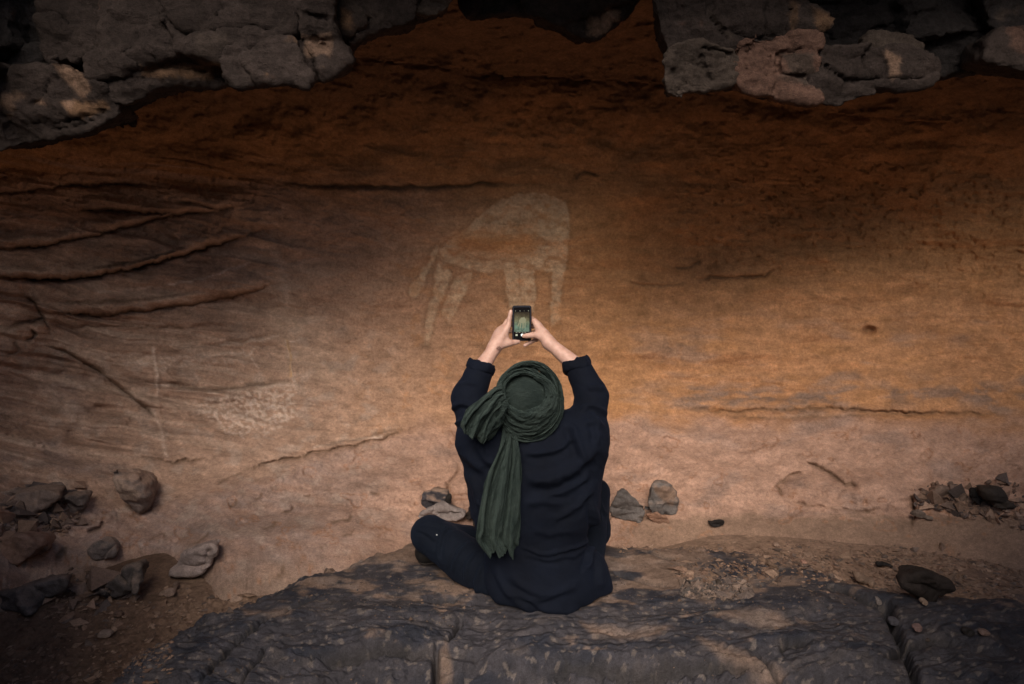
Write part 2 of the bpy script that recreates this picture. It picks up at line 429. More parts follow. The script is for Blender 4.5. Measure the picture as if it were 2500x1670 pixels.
groove([(700, 815), (708, 850), (712, 900), (716, 930)], 3, -0.012, 3)
groove([(375, 840), (385, 900), (385, 960), (395, 1030), (405, 1120)], 5, -0.010, 5)
groove([(560, 1150), (700, 1120), (850, 1090), (930, 1070), (1040, 1030)], 5, 0.022, 8, 0.02)
groove([(760, 1090), (900, 1066), (1000, 1040)], 4, 0.018, 6, -0.015)
groove([(1640, 1000), (1800, 1004), (2000, 996), (2200, 1006), (2500, 1010)], 5, 0.02, 7, 0.018)
groove([(1690, 1010), (1900, 1020), (2100, 1014), (2300, 1008)], 4, 0.014, 6)
groove([(1650, 975), (1830, 972), (2000, 970)], 3, 0.010, 6)
groove([(1121, 1125), (1119, 1150), (1110, 1165), (1096, 1180), (1094, 1200), (1093, 1215)], 3, 0.03, 3)
groove([(1093, 1185), (1088, 1176)], 3, 0.02, 2)
groove([(1910, 1215), (1900, 1190), (1925, 1160), (1960, 1145)], 4, 0.02, 5, 0.02)
groove([(1920, 1225), (2000, 1238), (2100, 1250), (2160, 1240)], 3, 0.014, 6)
groove([(1960, 1125), (2020, 1150), (2060, 1180), (2100, 1185)], 6, 0.028, 7, 0.02)
groove([(2225, 1205), (2235, 1240), (2225, 1290)], 5, 0.03, 5, 0.05)
groove([(800, 1275), (850, 1270), (862, 1255)], 4, 0.03, 3)
groove([(530, 1190), (560, 1165), (600, 1150)], 3, 0.016, 4)
groove([(360, 1325), (400, 1300), (405, 1318)], 3, 0.014, 3)
groove([(470, 1330), (500, 1310), (515, 1300)], 3, 0.02, 4)
groove([(668, 1420), (690, 1400), (694, 1370)], 4, 0.03, 3)
groove([(210, 1302), (245, 1288), (253, 1270)], 4, 0.04, 3)
groove([(130, 1370), (150, 1350), (163, 1340)], 6, 0.06, 3)
groove([(75, 1240), (110, 1250), (130, 1235), (150, 1200)], 6, 0.03, 5)
groove([(330, 1110), (420, 1130), (520, 1120)], 4, 0.02, 7, 0.012)
for (a, b) in [((830, 1310), (870, 1290)), ((760, 1345), (800, 1325)), ((900, 1200), (930, 1205)), ((680, 1250), (720, 1235)), ((740, 1210), (760, 1206)), ((560, 1240), (580, 1215)), ((640, 1290), (680, 1270)), ((620, 1220), (640, 1200))]:
    groove([a, ((a[0] + b[0]) / 2 + 5, (a[1] + b[1]) / 2 + 4), b], 2.6, 0.02, 4)
q = np.hypot((PX - 2122) / 15, (PY - 806) / 10); D += 0.06 * np.exp(-q ** 3); CRK = np.maximum(CRK, 0.8 * np.exp(-q ** 3))
q = np.hypot((PX - 2145) / 26, (PY - 800) / 18); D += -0.02 * np.exp(-q ** 2)
# fused boulders standing out of the apron on the left
for (cx, cy, rx, ry, h) in [(2080, 1210, 170, 66, 0.07), (1720, 1190, 170, 70, 0.03), (580, 1240, 60, 45, 0.05), (880, 1190, 110, 50, 0.04)]:
    q = np.hypot((PX - cx) / rx, (PY - cy) / ry) + 0.07 * n_md + 0.035 * JN
    D -= h * sstep(1.15, 0.35, q) * (0.85 + 0.15 * fbm(PX / 50, PY / 50, cx, 2, 141))
D *= 1 - 0.9 * sstep(1225, 1310, PY) * sstep(500, 800, PX)
# ---- colours of the rock, with shade painted in at the roof
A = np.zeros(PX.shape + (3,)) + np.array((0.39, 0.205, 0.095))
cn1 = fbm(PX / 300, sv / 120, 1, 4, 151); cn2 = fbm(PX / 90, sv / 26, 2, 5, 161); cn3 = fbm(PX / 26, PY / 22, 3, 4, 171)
A = lerp3(A, (0.150, 0.085, 0.048), sstep(430, 180, PY + 60 * cn1))  # shade of the roof recess painted into the rock colour
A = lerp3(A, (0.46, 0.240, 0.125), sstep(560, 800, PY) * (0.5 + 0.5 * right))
A = lerp3(A, (0.375, 0.255, 0.20), 0.85 * sstep(1560, 640, PX) * sstep(380, 560, PY + 0.0 * PX + 70 * cn1))
A = lerp3(A, (0.52, 0.38, 0.29), 0.6 * np.exp(-((PX - 650 - 0.42 * (PY - 640)) / 70) ** 2) * sstep(480, 620, PY) * sstep(1010, 850, PY) * (0.6 + 0.6 * cn2))
A = lerp3(A, (0.40, 0.250, 0.188), apr)
A = lerp3(A, (0.27, 0.20, 0.178), apr * sstep(1100, 700, PX) * (0.55 + 0.5 * cn2))
A = lerp3(A, (0.24, 0.18, 0.155), 0.5 * sstep(0.05, 0.6, cn1 + 0.4 * cn2) * sstep(700, 860, PY) * (1 - apr) * sstep(1300, 1700, PX))
q = np.exp(-((PY - 965 - 18 * cn1) / 34) ** 2) * sstep(1580, 1700, PX) * sstep(-0.35, 0.25, cn2 + 0.3 * cn3)
A = lerp3(A, (0.17, 0.130, 0.115), 0.7 * q)
A = lerp3(A, (0.26, 0.19, 0.165), 0.45 * sstep(0.15, 0.6, fbm(PX / 140, PY / 60, 6, 4, 181)) * apr)
A = lerp3(A, (0.45, 0.225, 0.10), 0.45 * sstep(0.1, 0.6, fbm(PX / 130, sv / 45, 8, 4, 191)) * sstep(1350, 1550, PX) * (1 - apr) * sstep(500, 600, PY))
A = lerp3(A, (0.42, 0.33, 0.28), 0.45 * sstep(0.1, 0.55, fbm(PX / 55, PY / 40, 12, 5, 201)) * sstep(1050, 850, PX) * sstep(640, 900, PY))
A = lerp3(A, (0.20, 0.16, 0.155), 0.55 * sstep(0.0, 0.6, fbm(PX / 200, PY / 90, 14, 4, 211)) * sstep(420, 120, PX) * sstep(800, 950, PY))
A *= (1 + 0.14 * cn2 + 0.14 * cn3 + 0.03 * s3 * (1 - apr))[..., None]
A *= (1 + 0.04 * s2 * (1 - apr) * (0.4 + left + right))[..., None]
A = lerp3(A, (0.225, 0.148, 0.108), 0.9 * sstep(-0.25, 0.35, sstep(1225, 1310, PY) * 1.5 - 0.45 + 0.45 * cn2) * sstep(1450, 1600, PX))
A = lerp3(A, (0.24, 0.165, 0.125), 0.8 * sstep(1330, 1440, PY + 30 * cn1))
bd = fbm(PX / 900, sv / 24, 40, 4, 251, 0.55)
A = lerp3(A, (0.52, 0.38, 0.30), 0.65 * left * sstep(0.02, 0.45, bd)); A = lerp3(A, (0.24, 0.16, 0.125), 0.4 * left * sstep(0.10, 0.5, -bd))
for lens in ([(190, 676), (320, 655), (430, 626), (545, 582), (500, 612), (420, 650), (320, 676), (220, 684)], [(70, 470), (200, 446), (350, 446), (520, 470), (420, 500), (300, 505), (160, 500)], [(60, 560), (220, 545), (400, 530), (560, 520), (480, 560), (330, 590), (160, 610)]):
    A = lerp3(A, (0.50, 0.36, 0.28), 0.55 * sstep(14, -14, polygon(PX + 10 * JN, PY + 8 * JN, lens)))
A = lerp3(A, (0.52, 0.385, 0.305), 0.55 * LIP * (0.6 + 0.5 * cn2))
# pale scratches, rubbed panels and small engravings on the left
def stain(pts, w, col, a, jit=6):
    global A
    dd, ss, tt = polyline(PX + jit * JN, PY + jit * 0.8 * JN, pts, w * 4)
    A = lerp3(A, col, min(.95, 1.5 * a) * np.exp(-(dd / w) ** 2) * (0.55 + 0.45 * np.clip(cn3 * 2 + 0.5, 0, 1)))
PALE = (0.62, 0.48, 0.40)
q = polygon(PX + 16 * JN, PY + 10 * JN, [(455, 985), (540, 960), (720, 936), (725, 1010), (690, 1050), (560, 1052), (500, 1020)])
A = lerp3(A, PALE, 0.8 * sstep(10, -14, q) * sstep(-0.15, 0.3, fbm(PX / 13, PY / 10, 16, 4, 221)))
q = polygon(PX + 16 * JN, PY + 10 * JN, [(300, 860), (480, 870), (560, 880), (480, 900), (380, 910), (300, 890)])
A = lerp3(A, PALE, 0.65 * sstep(10, -14, q) * sstep(-0.2, 0.3, fbm(PX / 30, PY / 14, 18, 4, 225)))
for pts, w, a in [([(395, 940), (520, 955), (620, 945), (720, 938)], 5, .7), ([(440, 850), (560, 842), (680, 820)], 2.5, .55), ([(410, 872), (500, 868), (590, 862)], 3, .5), ([(240, 712), (330, 705), (400, 700), (520, 672), (610, 640)], 2.6, .55), ([(375, 850), (382, 910), (386, 960)], 4, .5), ([(702, 835), (708, 880), (717, 930)], 3, .75), ([(700, 838), (735, 826)], 2, .6),
                  ([(590, 850), (600, 870), (612, 862), (618, 850)], 2.2, .5), ([(612, 872), (632, 900), (640, 892)], 2, .5), ([(550, 880), (556, 905), (566, 900)], 2, .4), ([(300, 960), (380, 1015), (400, 1060), (405, 1110)], 5, .35), ([(90, 836), (200, 880), (330, 975)], 3.5, .4), ([(60, 880), (120, 960), (200, 1040)], 16, .3), ([(660, 580), (690, 660), (700, 740)], 12, .25), ([(190, 678), (300, 662), (400, 640)], 6, .4), ([(765, 1092), (860, 1072), (930, 1066)], 3, .6)]:
    stain(pts, w, PALE, a)
stain([(705, 835), (712, 920)], 3, (0.5, 0.30, 0.13), .5)
for i in range(26):                                        # pecked marks in rows
    r = np.random.RandomState(900 + i); x0 = 545 + r.rand() * 160; y0 = 975 + 34 * (i % 3) + r.rand() * 14
    stain([(x0, y0), (x0 + r.randn() * 5, y0 + 12), (x0 + 6 + r.rand() * 8, y0 + 6 + r.randn() * 6)], 1.8, (0.56, 0.44, 0.38), .5, 3)
for pts, w, a in [([(880, 460), (1100, 462)], 6, .5), ([(1080, 545), (1000, 548), (900, 540)], 3, .2), ([(450, 1300), (600, 1290), (760, 1250), (900, 1180), (1000, 1120)], 40, .22)]:
    stain(pts, w, (0.12, 0.085, 0.07), a)
A = lerp3(A, (0.30, 0.15, 0.085), 0.6 * np.exp(-(np.abs(fl - 0.48) / 0.06) ** 2) * apr)
# ---- the old painting of a big animal with a domed back: pale pigment, partly flaked off
paint_polys = [
    [(1222, 489), (1256, 474), (1333, 472), (1380, 492), (1388, 521), (1389, 580), (1386, 634), (1378, 664), (1225, 655), (1200, 668), (1165, 662), (1088, 640), (1070, 606), (1097, 585), (1140, 558), (1164, 536), (1189, 516)],
    [(1066, 596), (1051, 619), (1042, 646), (1010, 690), (997, 712), (1004, 728), (1023, 717), (1042, 677), (1063, 628), (1074, 610)],
    [(1070, 622), (1084, 634), (1103, 672), (1085, 720), (1066, 762), (1046, 838), (1034, 840), (1042, 780), (1050, 730), (1064, 690)],
    [(1113, 671), (1156, 664), (1148, 690), (1134, 714), (1116, 752), (1098, 792), (1086, 770), (1076, 768), (1093, 720)],
    [(1230, 655), (1266, 653), (1274, 744), (1241, 750)],
    [(1269, 653), (1306, 653), (1304, 760), (1276, 760)],
    [(1348, 655), (1376, 655), (1372, 720), (1366, 790), (1346, 800)]]
PD = np.full(PX.shape, 1e9)
gm = (PX > 950) & (PX < 1450) & (PY > 440) & (PY < 860)
for pp in paint_polys:
    w = np.full(PX.shape, 1e9); w[gm] = polygon(PX[gm] + 4 * JN[gm], PY[gm] + 4 * JN[gm], pp); PD = np.minimum(PD, w)
wear = sstep(-0.45, 0.15, fbm(PX / 26, PY / 20, 20, 5, 231) + 0.1)
band = np.exp(-((PY - 592 - 8 * cn1) / 26) ** 2) * sstep(1090, 1130, PX) * sstep(1330, 1290, PX)
pm = sstep(3, -3, PD + 4 * cn3) * (0.30 + 0.70 * wear) * (1 - 0.75 * band) * (1 - 0.30 * sstep(700, 810, PY)) * np.clip(1.0 + 0.6 * fbm(PX / 14, PY / 11, 50, 4, 255), 0, 1)
A = lerp3(A, np.array((0.56, 0.42, 0.29)), 0.66 * pm)
A = lerp3(A, (0.46, 0.21, 0.07), 0.45 * band)
A = lerp3(A, (0.16, 0.10, 0.06), 0.28 * np.exp(-((PD - 4) / 4) ** 2) * gm)
A = lerp3(A, (0.15, 0.10, 0.06), 0.6 * np.exp(-((PY - 545 - 5 * JN) / 9) ** 2) * sstep(1170, 1200, PX) * sstep(1310, 1260, PX) * sstep(-0.1, 0.3, cn3))
D += 0.004 * sstep(4, -4, PD)
A = lerp3(A, (0.13, 0.08, 0.05), 0.65 * CRK)
mt = fbm(PX / 34 + 2 * cn2, PY / 22, 30, 5, 241, 0.6); A *= (1 + 0.20 * mt * (1 - 0.5 * apr))[..., None]
A = lerp3(A, (0.44, 0.215, 0.098), 0.36 * sstep(0.25, 0.55, fbm(PX / 70, PY / 46, 32, 5, 245, 0.6)) * (1 - apr) * sstep(330, 480, PY) * sstep(800, 1000, PX))
A = np.clip(A, 0.015, 0.7)
dist = np.linalg.norm(WP - CAMP, axis=-1)
fade = sstep(-2600, -900, PY) * sstep(1800, 1500, PY)
WV = CAMP + (WP - CAMP) * (1 + D / dist)[..., None]
WALLV = WV
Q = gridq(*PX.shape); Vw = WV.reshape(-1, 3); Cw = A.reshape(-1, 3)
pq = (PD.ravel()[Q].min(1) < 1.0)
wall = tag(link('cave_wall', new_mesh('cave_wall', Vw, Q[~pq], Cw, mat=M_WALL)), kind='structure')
def compact(V, Q, C):
    u, inv = np.unique(Q, return_inverse=True); return V[u], inv.reshape(Q.shape), C[u]
NW = vnormals(Vw, Q)
u = np.unique(Q[pq]); v_, q_, c_ = compact(Vw, Q[pq], Cw)
pme = new_mesh('rock_painting', v_, q_, c_, mat=M_WALL); pme.normals_split_custom_set_from_vertices(NW[u].tolist())
wall.data.normals_split_custom_set_from_vertices(NW.tolist())
tag(link('rock_painting', pme, wall), 'faded pale painting of a large animal with a domed back')

# ------------------------------------------------------------------ ground: sandy soil, and the dark slab that rises out of it
GX = np.concatenate([np.linspace(-3500, -180, 40, endpoint=False), np.linspace(-180, 2680, 1000), np.linspace(2700, 6000, 40)])
GY = np.concatenate([np.linspace(1110, 1700, 400), np.linspace(1706, 3600, 60)])
HX, HY = np.meshgrid(GX, GY)
rd = raydir(HX, HY); gp = CAMP + rd * (-CAM_H / rd[..., 2])[..., None]
gx, gy = gp[..., 0], gp[..., 1]
g1 = fbm(gx * 1.3, gy * 1.3, 0, 4, 301); g2 = fbm(gx * 7, gy * 7, 1, 4, 311); g3 = fbm(gx * 30, gy * 30, 2, 3, 321)
CALM = 1 - 0.85 * sstep(2.35, 2.75, gy)
z = -0.105 - 0.035 * sstep(2.7, 3.3, gy) - 0.07 * sstep(650, 850, HX) * sstep(1800, 1550, HX) + (0.03 * g1 + 0.010 * g2 + 0.005 * g3) * CALM
z += -0.05 * sstep(900, 300, HX) * sstep(2.6, 2.0, gy)
z += CALM * 0.012 * sstep(0.15, 0.4, fbm(gx * 16, gy * 24, 4, 3, 331))
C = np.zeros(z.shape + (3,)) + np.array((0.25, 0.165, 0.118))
C = lerp3(C, (0.17, 0.108, 0.078), sstep(-0.2, 0.5, g1 + 0.5 * g2))
C = lerp3(C, (0.30, 0.195, 0.13), 0.7 * sstep(0.1, 0.5, fbm(gx * 3, gy * 5, 7, 4, 341)) * sstep(1500, 1800, HX))
C = lerp3(C, (0.115, 0.070, 0.050), 0.85 * sstep(600, 300, HX))  # vignette shade of the lower left painted into the soil colour
C = lerp3(C, (0.30, 0.200, 0.148), 0.75 * sstep(2.35, 2.75, gy) * sstep(1350, 1600, HX))
C *= (1 + 0.25 * g3 + 0.15 * g2)[..., None]
SANDZ = z.copy()
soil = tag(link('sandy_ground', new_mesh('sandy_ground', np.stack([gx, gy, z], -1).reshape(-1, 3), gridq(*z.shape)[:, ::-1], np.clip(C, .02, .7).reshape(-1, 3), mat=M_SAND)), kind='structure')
far = np.array([(-90, -90, -0.4), (90, -90, -0.4), (90, 30, -0.4), (-90, 30, -0.4)], float)
tag(link('desert_ground', new_mesh('desert_ground', far, np.array([[0, 1, 2, 3]]), np.full((4, 3), (0.30, 0.20, 0.13)), mat=M_SAND)), kind='structure')
# slab
SLAB = [(40, 2600), (90, 2000), (170, 1690), (280, 1600), (430, 1500), (570, 1440), (680, 1392), (850, 1335), (950, 1290), (1050, 1262), (1250, 1250), (1480, 1270), (1600, 1285), (1750, 1298), (1870, 1308), (1990, 1338), (2080, 1376), (2200, 1415), (2330, 1410), (2500, 1430), (2800, 1440), (3400, 2000), (3400, 2600)]
JG = fbm(HX / 30, HY / 24, 3, 4, 351)
sdp = polygon(HX + 18 * g2 + 8 * JG, HY + 10 * g2 + 6 * JG, smooth_poly(SLAB, 2))
zs = -0.30 * sstep(-55, 75, sdp) + 0.012 * g1 + 0.006 * g2
zs += -0.115 * sstep(2.66, 3.15, gy)                      # the slab dips under the dust towards the wall
st1 = fbm(HX / 210, (HY + 0.05 * HX) / 48, 3, 4, 361); st2 = fbm(HX / 80, (HY + 0.05 * HX) / 18, 5, 4, 371)
rough_ = sstep(1420, 1560, HY)
zs += (0.3 + 0.7 * rough_) * (0.016 * st1 + 0.0020 * st2 + 0.0008 * fbm(HX / 22, HY / 9, 1, 3, 375))
te = st1 * 1.3 + HY / 130; te = te - np.floor(te)
zs += rough_ * 0.030 * fbm(gx * 2.6, gy * 3.4, 6, 3, 377)
qk = 2.4 * fbm(gx * 3.2, gy * 5.5, 8, 5, 379, 0.55); zs += rough_ * 0.006 * (np.floor(qk) + sstep(0.42, 0.58, qk - np.floor(qk)))
zs += 0.009 * rough_ * (sstep(0, .8, te) - sstep(.88, 1, te))
GC = np.zeros(z.shape)
def gcrack(pts, w, dep, step=0.0, jit=2.5, reach=None):
    global zs, GC
    dd, ss, tt = polyline(HX + jit * JG, HY + jit * 0.7 * JG, pts, reach or max(6 * w, 50))
    env = np.clip(np.minimum(tt, 1 - tt) * 6, 0.2, 1); g = np.exp(-(dd / w) ** 2) * env
    zs -= dep * g; GC = np.maximum(GC, g)
    if step: zs -= np.where(dd < 1e8, np.where(ss > 0, step * np.exp(-dd / (w * 8)), 0), 0) * env
gcrack([(470, 1690), (520, 1630), (575, 1578), (640, 1532), (690, 1505), (740, 1475), (790, 1450)], 4, 0.035)
gcrack([(560, 1690), (610, 1630), (660, 1575)], 3.5, 0.03)
gcrack([(1054, 1668), (1060, 1620), (1066, 1570)], 6, 0.10)
gcrack([(1096, 1556), (1112, 1530), (1130, 1505)], 5, 0.05)
gcrack([(2130, 1455), (2165, 1470), (2190, 1525), (2212, 1580), (2240, 1655), (2300, 1700)], 8, 0.06, 0.02)
gcrack([(2010, 1420), (2060, 1430), (2130, 1465), (2200, 1480)], 5, 0.03, 0.02)
gcrack([(1495, 1388), (1530, 1404), (1570, 1416), (1640, 1432)], 5, 0.03)
gcrack([(1560, 1335), (1600, 1350), (1650, 1362)], 4, 0.02)
gcrack([(2150, 1620), (2210, 1570), (2280, 1560), (2350, 1570)], 5, 0.03, 0.02)
gcrack([(1900, 1590), (1925, 1570), (1990, 1572)], 5, 0.03, 0.02)
gcrack([(1840, 1590), (1880, 1615), (1905, 1635)], 4, 0.03)
gcrack([(760, 1595), (850, 1590), (940, 1578), (1050, 1585)], 6, 0.03, 0.03)
gcrack([(560, 1575), (600, 1560), (640, 1545)], 4, 0.03)
gcrack([(1300, 1608), (1420, 1600), (1560, 1612), (1750, 1606), (1900, 1622)], 5, 0.02, 0.02)
gcrack([(1050, 1470), (1085, 1455), (1120, 1460)], 4, 0.02, 0.01)
# front lip of the slab, and the next, lower rock in the foreground
lip = np.interp(HX, [0, 600, 760, 850, 1060, 1070, 1250, 1500, 1800, 2100, 2500], [1690, 1680, 1650, 1610, 1612, 1600, 1600, 1606, 1622, 1652, 1690]) + 5 * JG
zs -= 0.16 * sstep(-16, 42, HY - lip) + 0.02 * sstep(-60, 0, HY - lip)
fr = np.interp(HX, [0, 500, 640, 800, 1000, 1150, 1300, 1450, 1650, 1800, 2000, 2300, 2600], [1760, 1730, 1672, 1664, 1662, 1650, 1628, 1620, 1634, 1648, 1640, 1676, 1700]) + 5 * JG
zf = -0.09 + 0.035 * sstep(0, 60, HY - fr) + 0.012 * g2 + 0.008 * st2 - 0.25 * sstep(14, -20, HY - fr)
onf = zf > zs
zs = np.maximum(zs, zf)
CS = np.zeros(z.shape + (3,)) + np.array((0.044, 0.041, 0.049))
CS = lerp3(CS, (0.022, 0.024, 0.035), sstep(0.0, 0.6, st1 + 0.4 * g2))
CS = lerp3(CS, (0.078, 0.067, 0.069), 0.6 * sstep(0.1, 0.55, fbm(HX / 70, HY / 32, 8, 5, 381)))
dn = fbm(HX / 170, HY / 44, 9, 5, 391) + 0.25 * fbm(HX / 40, HY / 12, 11, 4, 395)
thr = np.interp(HY, [1250, 1330, 1400, 1470, 1540, 1600, 1700], [-0.75, -0.5, -0.15, 0.18, 0.52, 0.70, 0.85]) + 0.28 * sstep(1000, 600, HX) * sstep(1300, 1450, HY) + 0.25 * sstep(1800, 2100, HX) - 0.5 * sstep(70, 20, np.hypot((HX - 1640) / 2.3, HY - 1385))
dust = sstep(-0.05, 0.35, dn - thr)
for pp in [[(1740, 1505), (1800, 1490), (1900, 1492), (1940, 1515), (1900, 1526), (1820, 1514)], [(1700, 1458), (1748, 1462), (1745, 1474), (1705, 1468)], [(640, 1500), (700, 1490), (715, 1502), (690, 1520), (650, 1516)], [(1420, 1520), (1520, 1530), (1640, 1536), (1600, 1556), (1450, 1550)], [(1700, 1560), (1850, 1600), (1920, 1630), (1880, 1640), (1760, 1600)], [(1950, 1505), (1990, 1508), (1970, 1520)], [(1066, 1590), (1090, 1560), (1100, 1600), (1075, 1640)], [(595, 1490), (640, 1498), (630, 1512), (600, 1508)]]:
    dust = np.maximum(dust, 0.85 * sstep(10, -10, polygon(HX + 7 * JG, HY + 4 * JG, pp)))
dust *= ~onf
CS = lerp3(CS, (0.235, 0.158, 0.118), 0.72 * dust)
CS = lerp3(CS, (0.19, 0.15, 0.135), 0.6 * dust * sstep(-0.1, 0.5, fbm(HX / 120, HY / 40, 13, 3, 397)))
CS = lerp3(CS, (0.052, 0.047, 0.051), onf * 0.7)
CS = lerp3(CS, (0.20, 0.165, 0.145), 0.45 * sstep(0.38, 0.5, fbm(HX / 24, HY / 9, 15, 4, 399)) * (1 - dust))
CS = lerp3(CS, (0.03, 0.027, 0.028), 0.7 * GC)
CS *= (1 + 0.2 * g3)[..., None]
SLABZ = zs
keep = (sdp < 120)
Qs = gridq(*z.shape)[:, ::-1]; Qs = Qs[keep.ravel()[Qs].all(1)]
sv_, sq_, sc_ = compact(np.stack([gx, gy, zs], -1).reshape(-1, 3), Qs, np.clip(CS, .012, .7).reshape(-1, 3))
slab = tag(link('rock_slab', new_mesh('rock_slab', sv_, sq_, sc_, mat=M_SLAB)), kind='structure')
GROUNDZ = np.maximum(SANDZ, np.where(keep, SLABZ, -9))

def ground_at(px, py):
    """point of the built ground or apron seen at a photograph pixel."""
    d = raydir(px, py); o = CAMP
    best = None
    i = int(np.clip(np.searchsorted(WY, py), 1, len(WY) - 1)); j = int(np.clip(np.searchsorted(WX, px), 1, len(WX) - 1))
    w = WALLV[i, j]
    i = int(np.clip(np.searchsorted(GY, py), 1, len(GY) - 1)); j = int(np.clip(np.searchsorted(GX, px), 1, len(GX) - 1))
    # march outwards over the ground sheet for the first crossing
    Y = np.linspace(1.2, 4.0, 500); p = o + d[None] * (Y / d[1])[:, None]
    qx, qy = project(np.stack([p[:, 0], p[:, 1], np.zeros(500)], 1))
    ii = np.clip(np.searchsorted(GY, qy), 1, len(GY) - 1); jj = np.clip(np.searchsorted(GX, qx), 1, len(GX) - 1)
    hit = np.nonzero(p[:, 2] < GROUNDZ[ii, jj])[0]
    g = p[hit[0]] if len(hit) else w
    return g if g[1] < w[1] else w

# ------------------------------------------------------------------ rock pieces
VARN = np.array((0.031, 0.0235, 0.0215)); DARK = np.array((0.022, 0.019, 0.019)); PINK = np.array((0.100, 0.058, 0.045)); TAN = np.array((0.24, 0.155, 0.112)); GREY = np.array((0.052, 0.040, 0.034))
def rock_colour(V, N, seed, base, fresh, amount, dusty=0.0, dustc=TAN, patches=None):
    x, y, z_ = V.T * 1.0
    a = fbm(x * 3.5, y * 3.5, z_ * 4.5, 4, seed + 1); b = fbm(x * 14, y * 14, z_ * 18, 4, seed + 2); c = fbm(x * 60, y * 60, z_ * 70, 2, seed + 3)
    col = np.zeros((len(V), 3)) + base
    col *= (1 + 0.30 * a + 0.22 * b + 0.15 * c)[:, None]
    edge = 0.6 * a + 0.4 * b
    col = lerp3(col, fresh, sstep(0.55 - amount, 0.75 - amount, edge) * (0.75 + 0.3 * b))
    if dusty: col = lerp3(col, dustc, dusty * sstep(0.2, 0.9, N[:, 2] + 0.5 * b))
    if patches:
        px, py = project(V)
        for poly, cc, wgt in patches:
            pj = fbm(px / 22, py / 22, seed, 4, 401)
            col = lerp3(col, np.asarray(cc) * (1 + 0.25 * b + 0.2 * c)[:, None], wgt * sstep(6, -6, polygon(px + 12 * pj, py + 10 * pj, poly)))
    return np.clip(col, 0.012, 0.7)
def outline_rock(poly, Y, depth, h, k=0.05, seed=0, facet=0.05, taper=0.25, noise=(0.02, 0.008, 0.003), sm=2, lean=0.0, back_k=None, grooves=None, jag=0.012, fs=3.2, grow=0.0, crease=0.6, chip=0.005):
    """a solid with the traced outline, at distance Y, a faceted front face and real thickness."""
    w = at(np.array([p[0] for p in poly]), np.array([p[1] for p in poly]), Y)
    p2 = smooth_poly(w[:, [0, 2]], sm)
    lo = np.array([p2[:, 0].min() - 3 * h - .03, Y - 0.30 * 0 - 0.22, p2[:, 1].min() - 3 * h - .03]); hi = np.array([p2[:, 0].max() + 3 * h + .03, Y + depth + 3 * h, p2[:, 1].max() + 3 * h + .03])
    n = np.ceil((hi - lo) / h).astype(int) + 1
    x = lo[0] + h * np.arange(n[0]); y = lo[1] + h * np.arange(n[1]); zz = lo[2] + h * np.arange(n[2])
    X, Z = np.meshgrid(x, zz, indexing='ij')
    j = jag * fbm(X * 11, Z * 11, seed, 4, seed + 61)
    d2 = polygon(X + j, Z + j * 0.8, p2) - grow
    f1, f2, ra, rb, ox, oy = worley(X * fs + 0.25 * fbm(X * 4, Z * 4, seed, 2, seed + 62) + seed * 7.3, Z * fs * 1.25 + 3.1 * seed, seed + 63)
    yf = Y + facet * ((ra - .5) * 1.2 + ((rb - .5) * ox * 2.2 + (ra - .5) * oy * 2.2)) - facet * crease * sstep(0.0, 0.12, f2 - f1) + facet
    yf = yf + lean * (Z - p2[:, 1].mean()) + facet * 0.7 * fbm(X * 2.3, Z * 2.3, seed, 3, seed + 64)
    if grooves:
        WXx, WYy = project(np.stack([X.ravel(), np.full(X.size, Y), Z.ravel()], 1)); WXx = WXx.reshape(X.shape); WYy = WYy.reshape(X.shape)
        gj = 5 * fbm(WXx / 26, WYy / 26, seed, 3, 66)
        for pts, gw, gd in grooves:
            gw = gw * 0.8; dd, ss, tt = polyline(WXx + gj, WYy + gj, pts, 80)
            gd = min(gd, 0.026); yf = yf + gd * np.exp(-(dd / gw) ** 2) * np.clip(np.minimum(tt, 1 - tt) * 8, .2, 1)
    Y3 = y[None, :, None]
    back = Y3 - (Y + depth)
    side = d2[:, None, :] + taper * np.maximum(Y3 - Y - 0.04, 0)
    f = smax(smax(yf[:, None, :] - Y3, side, k), back, back_k or k)
    V, Qd = nets(f.astype(np.float32), lo, h)
    if not len(V): return V, Qd, V
    V = relax(V, Qd, 1, 0.25)
    N = vnormals(V, Qd)
    x_, y_, z_ = V.T
    dsp = noise[0] * fbm(x_ * 5, y_ * 5, z_ * 6.5, 3, seed + 71) + noise[1] * fbm(x_ * 17, y_ * 17, z_ * 26, 4, seed + 72) + noise[2] * fbm(x_ * 60, y_ * 60, z_ * 85, 3, seed + 73)
    dsp -= noise[1] * 1.1 * sstep(0.45, 0.95, ridged(x_ * 7, y_ * 7, z_ * 9, 3, seed + 74) * 0.6)
    fk = 2.6 * fbm(x_ * 2.2, y_ * 2.2, z_ * 5.5 + 0.8 * x_, 5, seed + 75, 0.52); fr_ = fk - np.floor(fk)
    dsp += chip * (np.floor(fk) + sstep(0.40, 0.60, fr_))
    V = V + N * dsp[:, None]
    return V, Qd, vnormals(V, Qd)
over = root('rock_overhang', (0, 2.6, 2.2)); tag(over, kind='structure')
OV = np.array((0, 2.6, 2.2))
def block(poly, Y, depth, seed, base=VARN, fresh=PINK, amount=0.0, patches=None, k=0.05, facet=0.05, h=0.010, **kw):
    kw.setdefault('noise', (0.006, 0.006, 0.004)); kw.setdefault('grow', 0.028); kw.setdefault('jag', 0.009); kw.setdefault('fs', 2.4); kw.setdefault('chip', 0.008); kw.setdefault('crease', 0.2)
    V, Qd, N = outline_rock(poly, Y, depth, h, k * 0.38, seed, facet * 1.2, **kw)
    col = rock_colour(V, N, seed, base, fresh, amount, patches=patches)
    return link('rock_block', new_mesh('rock_block', V - OV, Qd, col, mat=M_BLOCK), over)
OCH = np.array((0.13, 0.076, 0.045))
block([(-260, -330), (92, -330), (95, 60), (84, 150), (-260, 190)], 2.62, 0.6, 1, DARK * 1.2)
